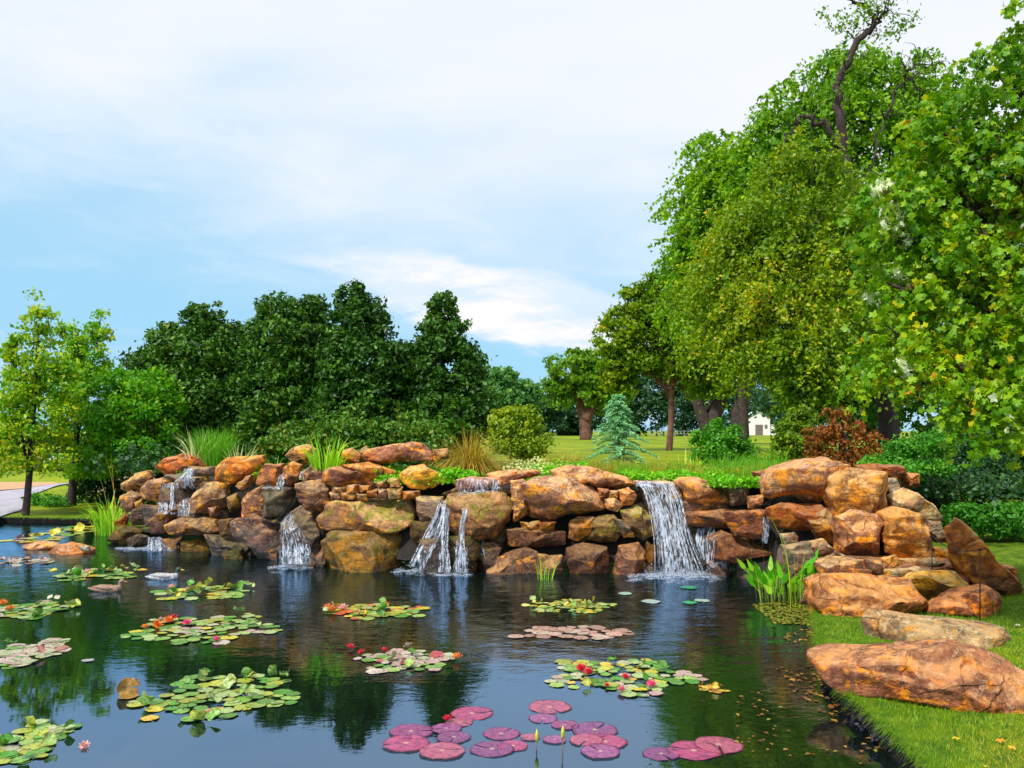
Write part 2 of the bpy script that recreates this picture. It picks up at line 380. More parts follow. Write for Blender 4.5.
def water_mat():
    m, t, out = new_mat('pond_water')
    tc = t.add('ShaderNodeTexCoord').outputs['Object']
    sp = t.add('ShaderNodeSeparateXYZ', ins={0: tc}); yy = sp.outputs[1]; xx = sp.outputs[0]
    # ripples are strongest by the falls and die away towards the near left
    act = t.ramp(t.math('ADD', yy, t.math('MULTIPLY', xx, .45)), 5.2, 12.5, .03, .9)
    v1 = t.vmath('MULTIPLY', tc, (1, 1.7, 1))
    h = t.math('ADD', t.math('MULTIPLY', t.noise(v1, 2.2, 3, .5, .3), .55), t.math('MULTIPLY', t.noise(v1, 7.0, 3, .55, .5), .30))
    h = t.math('ADD', h, t.math('MULTIPLY', t.noise(tc, 22, 2, .5), .06))
    # rings spreading from the big fall
    for (cx, cy, s, a) in ((2.55, 12.7, 15, .10), (-1.0, 13.0, 17, .05)):
        d = t.vmath('DISTANCE', tc, (cx, cy, 0)); dd = t.math('ADD', d, t.math('MULTIPLY', t.noise(tc, 1.6, 2), .5))
        h = t.math('ADD', h, t.math('MULTIPLY', t.math('SINE', t.math('MULTIPLY', dd, s)), t.math('MULTIPLY', t.ramp(d, 7.5, 1), a)))
    h = t.math('MULTIPLY', h, act)
    bp = t.add('ShaderNodeBump', ins={'Strength': 1.0, 'Distance': .020, 'Height': h})
    body = t.add('ShaderNodeBsdfDiffuse', ins={'Color': (.005, .009, .005, 1)}); t.set(body, 'Normal', bp.outputs[0])
    gl = t.add('ShaderNodeBsdfGlossy', ins={'Roughness': .02, 'Color': (.48, .71, 1.0, 1)}); t.set(gl, 'Normal', bp.outputs[0])
    fr = t.add('ShaderNodeFresnel', ins={'IOR': 1.68}); t.set(fr, 'Normal', bp.outputs[0])
    mx = t.add('ShaderNodeMixShader'); t.set(mx, 0, t.math('ADD', fr.outputs[0], .17, clamp=True)); t.l.new(body.outputs[0], mx.inputs[1]); t.l.new(gl.outputs[0], mx.inputs[2])
    t.l.new(mx.outputs[0], out.inputs[0]); return m
WM = water_mat()
w = mesh_obj('water', [(-34, 2, 0), (5, 2, 0), (5, 22, 0), (-34, 22, 0)], [(0, 1, 2, 3)], WM, origin=(0, 0, 0)); tag(w, kind='structure'); w['label'] = 'dark reflecting pond water'
# ------------------------------------------------------------------ rocks
def ico(n):
    t = (1 + 5 ** .5) / 2
    v = [(-1, t, 0), (1, t, 0), (-1, -t, 0), (1, -t, 0), (0, -1, t), (0, 1, t), (0, -1, -t), (0, 1, -t), (t, 0, -1), (t, 0, 1), (-t, 0, -1), (-t, 0, 1)]
    f = [(0, 11, 5), (0, 5, 1), (0, 1, 7), (0, 7, 10), (0, 10, 11), (1, 5, 9), (5, 11, 4), (11, 10, 2), (10, 7, 6), (7, 1, 8), (3, 9, 4), (3, 4, 2), (3, 2, 6), (3, 6, 8), (3, 8, 9), (4, 9, 5), (2, 4, 11), (6, 2, 10), (8, 6, 7), (9, 8, 1)]
    v = [np.array(q) / np.linalg.norm(q) for q in v]
    for _ in range(n):
        c = {}; nf = []
        def mid(a, b):
            k = (min(a, b), max(a, b))
            if k not in c: q = v[a] + v[b]; v.append(q / np.linalg.norm(q)); c[k] = len(v) - 1
            return c[k]
        for a, b, d in f:
            x, y, z = mid(a, b), mid(b, d), mid(d, a); nf += [(a, x, z), (b, y, x), (d, z, y), (x, y, z)]
        f = nf
    return np.array(v), np.array(f)
ICO3 = ico(3); ICO4 = ico(4); ICO5 = ico(5)

BASEL = [(100, 17.6), (160, 16.6), (230, 15.4), (290, 14.4), (400, 13.75), (560, 13.55), (700, 13.5), (790, 12.5), (835, 11.4), (1024, 11)]
def wallY(px): return float(np.interp(px, [a for a, b in BASEL], [b for a, b in BASEL]))
ZO = {'A': (100, 420, 3.938), 'B': (310, 420, 3.938), 'C': (520, 420, 3.938), 'D': (740, 420, 3.606), 'E': (744, 558, 3.657), 'F': (0, 510, 2.976), 'P': (0, 0, 1)}
rk = 0
def rock(reg, s, kind, label, Y=None, depth=None, off=0.0, tint=None, yaw=0.0, block=.55, group=None, grow=1.08, name='boulder', cuts=15, amp=.05, thick=.9):
    """outline in zoom coordinates of region reg -> a solid chiselled rock of real size at depth Y"""
    global rk; rk += 1; R = np.random.default_rng(100 + rk)
    ox, oy, sc = ZO[reg]
    p = np.array([[float(a) for a in q.split(',')] for q in s.split()]); p = p / sc + (ox, oy)
    if Y is None and p[:, 1].max() > 548 - 0 and p[:, 1].max() > 430 + EYE * F / wallY(p[:, 0].mean()) - 14:
        yb = p[:, 1].max(); p[:, 1] = np.where(p[:, 1] > yb - 9, p[:, 1] + 14, p[:, 1])      # the foot stands below the water line
    c = (p.max(0) + p.min(0)) / 2; w_, h_ = (p.max(0) - p.min(0))
    if Y is None:
        Yf = wallY(c[0]); zc = EYE - (c[1] - HY) / F * Yf; Yf += .30 * max(zc, 0) + off
        d = depth or min(1.3, max(.28, thick * (w_ * h_) ** .5 / F * Yf))
        Yc = Yf + d * .42
    else: Yc = Y; d = depth or thick * (w_ * h_) ** .5 / F * Y
    if Y is not None: tint = tuple(v * 1.12 for v in tint) if tint else (1.12, 1.08, 1.05)
    k = Yc / F; pl = np.c_[(p[:, 0] - c[0]) * k, -(p[:, 1] - c[1]) * k] * grow
    ctr = P(c[0], c[1], Yc)
    size = max(w_, h_) * k
    big = w_ * h_
    dirs, fc = ICO5 if big > 5000 else (ICO4 if big > 350 else ICO3)
    # random spin of the sphere so that the pole is not aligned
    th = np.arctan2(dirs[:, 2], dirs[:, 0]); cth, sth = np.cos(th), np.sin(th)
    rr = np.full(len(dirs), 1e9); n = len(pl)
    for i in range(n):
        a = pl[i]; b = pl[(i + 1) % n]; e = b - a
        den = cth * e[1] - sth * e[0]; den = np.where(np.abs(den) < 1e-9, 1e-9, den)
        t = (a[0] * e[1] - a[1] * e[0]) / den; u = (a[0] * sth - a[1] * cth) / den
        ok = (t > 0) & (u >= -1e-6) & (u <= 1 + 1e-6); rr = np.where(ok, np.minimum(rr, t), rr)
    rr = np.where(rr > 1e8, size * .3, rr)
    cc = np.sqrt(np.clip(dirs[:, 0] ** 2 + dirs[:, 2] ** 2, 0, 1)); ay = np.abs(dirs[:, 1])
    q = np.c_[cc ** block * cth, np.sign(dirs[:, 1]) * ay ** .62, cc ** block * sth]
    for _ in range(cuts):
        nn = unit(R.normal(size=3) * (1, 1, 1)); nn[1] = -abs(nn[1]) * 1.1 if R.random() < .75 else nn[1]; nn = unit(nn)
        h = (R.uniform(.60, .84) if _ < 5 else R.uniform(.74, .96)) if abs(nn[1]) > .35 else R.uniform(.92, 1.08)
        dd = q @ nn - h; q = q - np.where(dd > 0, dd * .985, 0)[:, None] * nn
    L = np.c_[q[:, 0] * rr, q[:, 1] * d / 2, q[:, 2] * rr]
    so_ = R.random(3) * 40; f0 = 1.6 / max(size, .3) + .8
    nd = fbm(L * f0 + so_, rk, 4) * amp * min(size, .9) * .75
    strat = np.abs(vnoise(L * (1.0, 1.0, 5.5) * 1.6 + so_, rk + 50)) * .045 * min(1, size * 1.6)
    fine = fbm(L * 9 + so_, rk + 9, 3) * .012 * min(1, size * 2)
    crack = -np.exp(-(vnoise(L * 2.2 + so_, rk + 31) / .06) ** 2) * .025 * min(1, size)
    L = L + dirs * (nd - strat + fine + crack)[:, None]
    if yaw:
        a = math.radians(yaw); L = np.c_[L[:, 0] * math.cos(a) - L[:, 1] * math.sin(a) , L[:, 0] * math.sin(a) + L[:, 1] * math.cos(a), L[:, 2]]
    o = mesh_obj(name, L + np.array(ctr), fc[:, ::1], RM[kind], origin=tuple(ctr))
    b = R.uniform(.78, 1.2)
    if Y is None: k_ = .52 + .62 * float(sm(ctr.z, .15, 1.1)); b *= k_; tint = tuple(v * k_ for v in tint) if tint else None   # tint carries wetness and painted shade: darker low in the wall, brighter on top
    tc_ = tint or (b, b * R.uniform(.92, 1.06), b * R.uniform(.9, 1.1)); o.color = (tc_[0] * 1.04, tc_[1] * 1.04, tc_[2] * .78, 1)
    tag(o, label, 'rock', group or 'sandstone boulders of the waterfall wall')
    return o

SM = 'small fitting stones of the waterfall wall'
# --- left third of the wall
rock('A', '222,185 270,150 340,132 410,140 448,175 430,192 330,210 255,212', 'orange', 'flat rust-orange slab roofing the far left end of the wall above the leftmost cascade', off=.1, tint=(.95, .72, .7))
rock('A', '350,183 452,183 452,218 350,222', 'wet', 'dark flat ledge stone just under the right half of the leftmost rust-orange roof slab', off=.05)
rock('A', '440,235 455,188 490,150 560,143 645,138 654,165 605,210 555,238 500,255', 'orange', 'bright orange wedge-shaped boulder on the wall top, the most orange left of the iris clump', tint=(1.1, .95, .6))
rock('A', '533,262 570,222 615,213 615,240 560,282', 'pink', 'small pink stone tucked under the bright orange wedge-shaped boulder', name='stone', group=SM)
rock('A', '86,250 140,212 195,198 208,225 165,272 120,282 88,272', 'pink', 'pink-brown stone on the top left corner of the wall', off=.1)
rock('A', '153,275 190,235 262,222 302,236 275,300 240,318 170,312', 'pink', 'pinkish block left of the leftmost cascade, sunlit on its top face')
rock('A', '83,300 120,278 162,300 152,342 110,364 85,337', 'mauve', 'round brown stone halfway up the far left edge of the wall')
rock('A', '133,325 165,308 178,345 150,362', 'yellow', 'small yellow-ochre stone at the left edge between two brown stones', name='stone', group=SM, tint=(.7, .75, .8))
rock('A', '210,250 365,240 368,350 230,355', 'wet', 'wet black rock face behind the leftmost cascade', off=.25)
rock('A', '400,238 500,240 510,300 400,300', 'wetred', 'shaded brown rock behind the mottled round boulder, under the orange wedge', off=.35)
rock('A', '350,330 372,288 422,245 490,240 500,300 495,342 440,372 362,368', 'mauve', 'mottled round mauve boulder right beside the leftmost cascade')
rock('A', '424,345 468,338 472,376 430,382', 'orange', 'small orange stone at the foot of the mottled round mauve boulder', name='stone', group=SM)
rock('A', '495,302 540,288 553,345 510,368', 'mossy2', 'small ochre-spotted stone between the mottled round boulder and the tall brown block', name='stone', group=SM, tint=(.6, .6, .6))
rock('A', '548,330 575,288 640,258 642,370 560,382', 'wetred', 'tall red-brown block left of the grey cube-shaped stone', tint=(1.8, 1.5, 1.3))
rock('A', '635,268 700,260 757,268 752,330 722,378 640,382', 'grey', 'dark grey cube-shaped stone under the thin second trickle', tint=(.38, .38, .42), off=-.12)
rock('A', '615,250 620,212 650,173 720,173 722,205 702,262 632,260', 'pink', 'reddish block on the wall top just left of the thin second trickle', tint=(.95, .75, .75))
rock('A', '722,190 760,164 795,180 782,235 745,262 720,252', 'pink', 'upright reddish stone on the wall top just right of the thin second trickle', tint=(.95, .78, .75))
rock('A', '783,205 830,178 872,190 882,238 800,242', 'mauve', 'small mauve cap stone above the round purple-brown boulder')
rock('A', '772,250 830,236 868,236 902,270 908,330 872,364 810,352 780,305', 'mauve', 'round purple-brown boulder under the long flat orange slabs', tint=(.85, .8, .85), off=-.1)
rock('A', '262,412 330,380 422,377 475,398 478,440 400,452 285,446', 'mauve', 'long flat ledge slab low in the wall right of the leftmost cascade', off=-.3, tint=(1.3, 1.25, 1.2), depth=1.0)
rock('A', '465,395 522,388 535,450 478,462', 'mauve', 'short brown block at the right end of the low flat ledge slab', off=-.15)
rock('A', '522,402 600,374 662,400 722,420 715,520 640,524 570,485 528,452', 'wet', 'large dark purple boulder left of the black cascade mound', tint=(1.7, 1.4, 1.5), off=-.15)
rock('A', '708,405 770,380 830,382 872,450 855,505 720,512', 'wet', 'wet black mound that the second cascade washes over', off=-.25)
rock('A', '745,365 790,338 835,368 825,412 760,408', 'wet', 'small wet black knob on top of the cascade mound', off=-.05)
rock('A', '183,395 240,365 300,353 314,380 255,450 192,452', 'mauve', 'dark tilted boulder below the leftmost cascade', tint=(.75, .7, .8), off=-.3)
rock('A', '22,475 70,420 130,408 170,440 155,482 110,498', 'mossy2', 'moss-covered ochre rock at the waterline on the far left end of the wall', off=-.2, tint=(.6, .6, .5))
rock('A', '100,472 150,445 192,460 194,498 120,502', 'grey', 'round grey rock at the waterline left of the lowest small spill', off=-.35, tint=(.5, .5, .55))
rock('A', '55,412 93,364 112,380 97,428', 'orange', 'thin bright orange stone standing on the far left edge behind the yellow irises', tint=(1.1, .9, .7))
rock('A', '110,372 170,328 205,350 195,412 130,414', 'wetred', 'dark brown rock in the shade under the small yellow-ochre stone')
rock('A', '236,470 320,458 334,520 290,532 240,502', 'wetred', 'rust-streaked brown rock at the waterline under the flat ledge slab', tint=(1.5, 1.2, .9))
rock('A', '318,482 390,468 434,490 434,522 380,542 318,537', 'mossy2', 'ochre rock at the waterline under the flat ledge slab', tint=(.75, .7, .5))
rock('A', '478,520 560,512 604,540 525,562', 'moss', 'low green mossy rock barely above the water left of the second cascade', off=-.2, tint=(.5, .6, .5))
rock('A', '408,452 474,458 468,500 430,480', 'grey', 'small pale wedge stone stuck under the right end of the flat ledge slab', name='stone', group=SM, off=-.1)
rock('A', '838,520 882,498 906,570 838,574', 'wet', 'small dark rock at the waterline between the second cascade and the big ochre boulder', tint=(1.4, 1.1, 1))
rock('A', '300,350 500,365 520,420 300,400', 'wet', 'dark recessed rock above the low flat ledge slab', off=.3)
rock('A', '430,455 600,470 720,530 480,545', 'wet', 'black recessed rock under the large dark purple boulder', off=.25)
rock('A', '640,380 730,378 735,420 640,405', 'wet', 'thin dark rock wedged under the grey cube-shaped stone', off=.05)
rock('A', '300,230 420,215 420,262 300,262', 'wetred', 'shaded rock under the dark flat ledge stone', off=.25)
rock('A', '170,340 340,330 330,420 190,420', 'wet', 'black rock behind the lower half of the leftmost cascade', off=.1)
# far stones on the garden
rock('A', '722,140 770,105 822,95 856,120 862,150 850,180 760,178', 'tan', 'pale tan boulder behind the iris clump on the wall top', Y=15.6, tint=(1.05, .95, .95), grow=1.1)
rock('B', '212,142 240,115 330,98 400,86 442,93 482,130 482,160 440,156 380,160 300,168 225,172', 'mauve', 'long log-shaped purple-pink rock lying behind the wall top', Y=15.0, tint=(1.5, 1.2, 1.2))
rock('B', '125,122 165,110 197,135 197,168 130,164', 'orange', 'orange stone right of the iris clump, left end of the back row', Y=15.0)
rock('B', '188,122 220,103 244,125 214,162', 'mauve', 'small mauve stone touching the left end of the log-shaped rock', Y=15.1, name='stone')
rock('B', '484,117 540,113 548,150 490,162', 'pink', 'small pinkish stone at the right end of the log-shaped rock, beside the ornamental grass', Y=14.9, name='stone')
# --- second third
rock('B', '48,205 90,188 140,184 222,190 272,232 258,262 170,258 90,260 56,242', 'pink', 'flat mauve-pink slab at the left end of the orange capping slabs', tint=(.95, .75, .75))
rock('B', '118,180 230,168 335,200 335,240 240,235 160,202', 'orange', 'flat yellow-orange capping slab in front of the iris clump', off=.1, tint=(1.1, 1.05, .8))
rock('B', '350,215 385,175 450,173 512,210 540,242 480,268 400,264 358,247', 'yellow', 'lumpy yellow-orange cap boulder left of the top spill of the middle waterfall')
for i, (s, kd, lb) in enumerate([
    ('88,260 145,257 142,286 92,286', 'mauve', 'small square mauve stone, leftmost in the stone row under the flat pink slab'),
    ('145,254 196,254 192,292 145,287', 'pink', 'small pink stone, second from the left in the stone row under the flat pink slab'),
    ('195,259 242,257 242,283 198,286', 'orange', 'small orange stone, third in the row under the flat pink slab'),
    ('243,246 300,233 314,265 266,272', 'orange', 'wide orange stone under the right end of the yellow-orange capping slab'),
    ('308,230 352,228 358,262 314,272', 'pink', 'small pink stone tucked against the left foot of the lumpy cap boulder'),
    ('308,270 366,261 358,306 310,310', 'tan', 'small pale greenish-cream stone, palest in the row above the mossy brown boulder'),
    ('358,281 432,279 432,311 360,313', 'orange', 'long orange-brown stone under the lumpy yellow-orange cap boulder'),
    ('268,270 309,274 307,312 270,312', 'mauve', 'small mauve stone left of the pale greenish-cream stone'),
    ('224,279 266,269 270,306 233,302', 'orange', 'small orange stone in the lower row just above the middle of the mossy brown boulder'),
    ('184,290 228,289 228,318 188,318', 'pink', 'tiny pinkish stone sitting on the left shoulder of the mossy brown boulder'),
    ('76,285 122,284 122,312 82,317', 'mauve', 'tiny dark stone at the left end of the lower stone row'),
    ('120,286 186,286 188,318 122,318', 'mauve', 'flat brown stone in the lower row over the mossy patch of the brown boulder')]):
    rock('B', s, kd, lb, name='stone', group=SM, grow=1.1, block=.45)
rock('B', '25,400 60,342 100,315 200,308 300,312 382,322 414,370 402,402 340,442 150,442 38,432', 'moss', 'wide mossy brown boulder resting on the big ochre boulder', off=-.12, depth=1.1, tint=(1.35, 1.25, 1.2))
rock('B', '48,492 90,445 200,437 300,442 364,465 386,520 345,585 200,594 110,584 66,535', 'mossy2', 'big yellow-ochre boulder at the waterline left of the middle waterfall', off=-.25, depth=1.1)
rock('B', '0,480 55,500 60,575 0,585', 'wetred', 'dark red-brown rock at the waterline squeezed against the left of the big ochre boulder', off=.0)
rock('B', '-30,395 30,400 50,470 -20,480', 'wet', 'dark wet rock between the cascade mound and the mossy brown boulder', off=.05)
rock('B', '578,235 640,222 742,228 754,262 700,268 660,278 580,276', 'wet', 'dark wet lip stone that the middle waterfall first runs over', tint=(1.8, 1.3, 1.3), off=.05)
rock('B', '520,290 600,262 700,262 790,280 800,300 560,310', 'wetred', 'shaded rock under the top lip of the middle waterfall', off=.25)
rock('B', '524,330 545,298 620,288 770,283 800,332 780,392 742,454 660,470 580,444 526,402 548,355', 'moss', 'large wet brown boulder in the centre of the middle waterfall', off=-.28, depth=1.2, tint=(1.0, .85, .85))
rock('B', '415,300 525,298 535,345 495,402 435,402', 'wet', 'dark wet rock face left of the centre boulder of the middle waterfall', tint=(1.5, 1.5, 1.3))
rock('B', '385,400 500,395 520,470 440,520 390,480', 'moss', 'mossy dark rock behind the left strand of the middle waterfall', tint=(.5, .5, .5), off=.1)
rock('B', '432,475 500,460 545,500 525,585 440,588', 'wet', 'wet black rock at the foot of the middle waterfall between its two strands', off=-.25)
rock('B', '545,462 640,450 668,490 655,582 560,592', 'moss', 'dark mossy rock at the foot of the middle waterfall on its right side', tint=(.5, .55, .5), off=-.2)
rock('B', '640,492 720,484 754,500 735,548 660,552', 'wetred', 'small dark red rock low in the wall right of the middle waterfall')
rock('B', '664,582 740,540 850,503 892,520 896,612 760,616', 'wetred', 'long low wedge-shaped red-brown rock at the waterline', tint=(2.1, 1.8, 1.6), off=-.2)
rock('B', '886,530 992,533 1004,612 900,616', 'wetred', 'squarish rust-and-olive rock at the waterline behind the small reed tuft', tint=(2.2, 2.0, 1.4), off=-.12)
rock('B', '772,432 850,424 1000,440 1008,492 900,502 780,492', 'mauve', 'flat brown rectangular slab under the big pale mauve boulder', tint=(.95, .8, .7))
rock('B', '825,400 905,398 902,432 840,434', 'orange', 'small flat orange stone under the left end of the big pale mauve boulder', name='stone', group=SM)
rock('B', '902,405 968,400 958,438 905,438', 'orange', 'small rust stone under the middle of the big pale mauve boulder', name='stone', group=SM, tint=(.7, .6, .6))
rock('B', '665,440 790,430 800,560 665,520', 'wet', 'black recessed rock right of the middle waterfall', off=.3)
rock('B', '788,240 842,233 864,300 858,372 800,402 792,322', 'wetred', 'narrow upright dark rock against the left side of the big pale mauve boulder', tint=(1.6, 1.5, 1.2), off=.0)
rock('B', '690,212 780,194 892,199 905,216 830,238 760,255 700,235', 'mauve', 'flat mauve slab on the wall top right of the top spill of the middle waterfall', off=.15, tint=(1.2, .95, .95))
rock('C', '-5,262 55,228 150,220 232,238 332,300 328,342 250,368 100,403 40,382 0,305', 'pink', 'big pale mauve boulder with a tan rim, in the middle of the wall top', off=-.28, depth=1.2, tint=(1.05, .98, 1.1), cuts=17)
rock('C', '125,200 200,178 310,198 425,225 444,262 400,278 330,292 240,242 140,222', 'pink', 'long lumpy pink-orange boulder on the wall top left of the big waterfall', tint=(1.1, .95, .95), off=.1)
rock('C', '387,275 430,263 464,295 442,334 400,334', 'orange', 'orange stone touching the left edge of the big waterfall near its lip', off=-.05)
rock('C', '332,310 380,303 408,335 382,364 338,348', 'pink', 'pale round stone right of the tip of the big pale mauve boulder', name='stone', group=SM, tint=(1.2, 1.2, 1.2))
rock('C', '352,278 392,278 388,308 350,306', 'pink', 'tiny pink stone above the pale round stone', name='stone', group=SM)
rock('C', '306,268 352,273 348,308 312,306', 'orange', 'tiny rust stone left of the tiny pink stone under the lumpy pink-orange boulder', name='stone', group=SM, tint=(.8, .6, .6))
rock('C', '390,352 450,328 522,378 534,442 480,474 408,442', 'moss', 'round mossy rock behind the left edge of the big waterfall', tint=(1.0, 1.1, .9))
rock('C', '186,410 230,378 292,384 284,442 230,474 192,464', 'yellow', 'bright orange-ochre stone between two dark slabs under the big pale mauve boulder', tint=(.9, .75, .7), off=-.05)
rock('C', '272,380 372,373 410,436 374,478 240,484 262,430', 'moss', 'flat moss-streaked dark slab left of the big waterfall', tint=(.8, .8, .7))
rock('C', '366,388 422,400 454,462 408,462', 'wet', 'small black rock beside the round mossy rock', off=-.05)
rock('C', '186,510 250,488 342,503 354,592 210,603 188,562', 'mauve', 'squarish mauve block at the waterline left of the big waterfall', tint=(.95, .8, .8), off=-.1)
rock('C', '352,602 390,498 472,483 499,520 494,602', 'wetred', 'rust-red pointed block at the waterline left of the big waterfall', tint=(2.0, 1.5, 1.2), off=-.1)
rock('C', '497,478 534,498 540,592 498,594', 'yellow', 'narrow ochre rock at the waterline touching the left foot of the big waterfall', tint=(.5, .45, .4))
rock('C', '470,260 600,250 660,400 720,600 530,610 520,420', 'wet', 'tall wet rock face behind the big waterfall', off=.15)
rock('C', '446,238 600,240 608,262 450,262', 'wet', 'flat wet lip stone of the big waterfall', off=.15, tint=(2, 1.7, 1.8))
rock('C', '516,240 580,226 588,246 520,250', 'tan', 'small flat cream stone on the lip above the big waterfall', name='stone', off=.45, group=SM)
rock('C', '606,240 640,220 742,223 795,240 830,270 818,324 740,348 652,322 628,272', 'tan', 'big tan-orange boulder on the wall top right of the big waterfall', off=-.22, depth=1.1, tint=(1.1, .85, .75))
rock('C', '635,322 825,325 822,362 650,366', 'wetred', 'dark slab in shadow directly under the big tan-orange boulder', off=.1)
rock('C', '650,366 780,353 870,348 930,370 965,400 960,440 880,434 760,424 662,414', 'mauve', 'long purple-brown slab right of the big waterfall, above the thin trickles', tint=(.85, .65, .6), off=-.1, depth=1.0)
rock('C', '750,470 800,438 920,478 1012,500 1004,552 930,564 840,554 756,544', 'mauve', 'long red-brown slab low in the wall right of the big waterfall', tint=(1.1, .8, .65), off=-.2, depth=1.0)
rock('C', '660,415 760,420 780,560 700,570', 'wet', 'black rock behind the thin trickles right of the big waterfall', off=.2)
rock('C', '826,273 900,268 904,334 830,336', 'wetred', 'dark squarish stone under the ground cover right of the big tan-orange boulder', off=.05)
rock('C', '898,300 965,292 965,345 900,348', 'wetred', 'dark red stone just left of the great top boulder of the right-hand pile', tint=(2, 1.5, 1.3))
rock('C', '915,205 962,198 968,238 928,240', 'orange', 'small rust-red stone behind the ground cover left of the great top boulder', name='stone', off=.35, group=SM, tint=(.7, .5, .6))
rock('C', '735,560 832,548 856,595 758,597', 'wet', 'low black rock at the waterline under the low red-brown slab', tint=(1.5, 1.2, 1.2))
rock('C', '850,560 1000,555 1010,600 850,600', 'wet', 'dark shaded rock behind the broad-leaved water plants', tint=(1.6, 1.2, 1.2), off=.1)
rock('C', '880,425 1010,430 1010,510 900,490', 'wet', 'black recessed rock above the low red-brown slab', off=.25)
rock('C', '570,250 640,240 660,330 600,330', 'wetred', 'wet rock between the big waterfall and the big tan-orange boulder', off=.1)
# --- right-hand pile
G2 = 'boulders piled at the right end of the waterfall wall'
def rp(reg, s, kd, lb, **k): k.setdefault('group', G2); return rock(reg, s, kd, lb, **k)
rp('D', '83,232 110,184 200,148 300,138 372,163 384,200 335,292 240,302 110,287 83,262', 'tan', 'great rounded top boulder of the right-hand pile, mauve above and gold below', Y=12.9, depth=1.1, tint=(1.0, .82, .9), cuts=17)
rp('D', '312,207 340,183 400,178 502,188 535,230 540,322 480,348 340,343 318,282', 'tan', 'large gold and mauve block with a cream top beside the great top boulder', Y=12.4, depth=.9, tint=(1.05, .88, .75), cuts=16, block=.42)
rp('D', '415,165 500,155 580,160 605,200 560,222 480,188', 'orange', 'rust-brown rock behind the top of the gold and mauve block', Y=13.6, tint=(.6, .5, .5))
rp('D', '555,188 640,193 655,240 600,254', 'mauve', 'dark red-brown rock at the very back right of the pile', Y=13.8, tint=(1, .7, .6))
rp('D', '515,216 562,213 585,260 552,324 532,272', 'grey', 'dark grey and white streaked rock wedged right of the gold and mauve block', Y=12.6, tint=(.7, .7, .85))
rp('D', '540,272 600,243 694,300 722,362 650,354 556,324', 'grey', 'tilted grey-tan rock leaning over the large golden boulder', Y=12.3, tint=(1.3, 1.2, 1.05))
rp('D', '516,342 570,318 652,343 684,400 700,505 620,504 516,478', 'tan', 'large golden angular boulder in the centre of the right-hand pile', Y=11.7, depth=.9, tint=(1.1, .85, .6), cuts=17, block=.45)
rp('D', '676,362 715,363 764,440 702,444 668,392', 'grey', 'dark lichen-streaked rock right of the large golden boulder', Y=12.1, tint=(.65, .6, .65))
rp('D', '350,352 410,328 492,343 516,370 484,492 400,504 360,472', 'mauve', 'brown block with a pale purple top left of the large golden boulder', Y=11.8, depth=.8, tint=(1.3, 1.05, .9), block=.45)
rp('D', '95,320 150,298 302,308 325,340 250,400 160,398 116,362', 'orange', 'rust-orange overhanging rock below the great top boulder', Y=12.5, tint=(.7, .52, .5), depth=.8)
rp('D', '245,362 312,318 356,360 345,444 280,434', 'orange', 'small brown-gold rock left of the block with the pale purple top', Y=12.2, tint=(.75, .75, .7))
rp('D', '495,345 530,350 525,490 480,490', 'wet', 'dark rock in the gap left of the large golden boulder', Y=12.2)
rp('D', '742,385 778,354 812,375 872,450 955,540 1016,612 965,644 870,604 805,562 765,472', 'orange', 'long leaning orange slab with a rounded top, at the right end of the pile', Y=11.0, depth=.75, tint=(.85, .78, .75), yaw=-8)
rp('D', '940,525 980,525 1012,590 988,610 950,570', 'pink', 'pinkish sliver of rock behind the foot of the long leaning orange slab', Y=11.3, tint=(.9, .8, .7))
rp('D', '268,592 310,570 440,560 592,578 690,690 684,724 470,754 288,724 268,655', 'pink', 'large striped pink-orange block on the bank beside the water plants', Y=10.15, depth=.95, tint=(1.12, .84, .62), cuts=13, block=.42)
rp('D', '585,577 680,543 782,553 830,590 772,644 700,664 620,614', 'yellow', 'bright yellow and rust rock between the striped block and the leaning slab', Y=10.7, depth=.6, tint=(1.05, 1.1, .8))
rp('D', '682,682 800,618 900,598 964,640 954,692 840,744 702,739', 'mauve', 'rounded red-brown rock behind the thin stake', Y=9.95, depth=.7, tint=(1.35, .85, .6))
rp('E', '462,245 490,203 560,208 680,233 800,243 932,253 984,300 990,385 900,384 700,335 600,345 540,362 490,314', 'grey', 'long grey lichen-covered boulder on the lawn behind the front slab', Y=8.75, depth=.9, tint=(.9, .82, .76), cuts=15)
rp('E', '286,396 330,380 440,370 600,345 720,318 862,350 1000,410 1075,455 1075,590 880,604 740,584 660,549 520,529 400,504 310,452', 'mauve', 'largest front boulder, a pointed purple slab with a yellow patch on the lawn edge', Y=6.9, depth=.9, tint=(1.05, .78, .72), yaw=-26, grow=1.12, cuts=18, amp=.05)
rp('E', '733,342 780,325 862,335 832,367 760,371', 'grey', 'small flat pale stone lying on top of the largest front boulder', Y=7.35, tint=(1.4, 1.2, 1.2), name='stone')
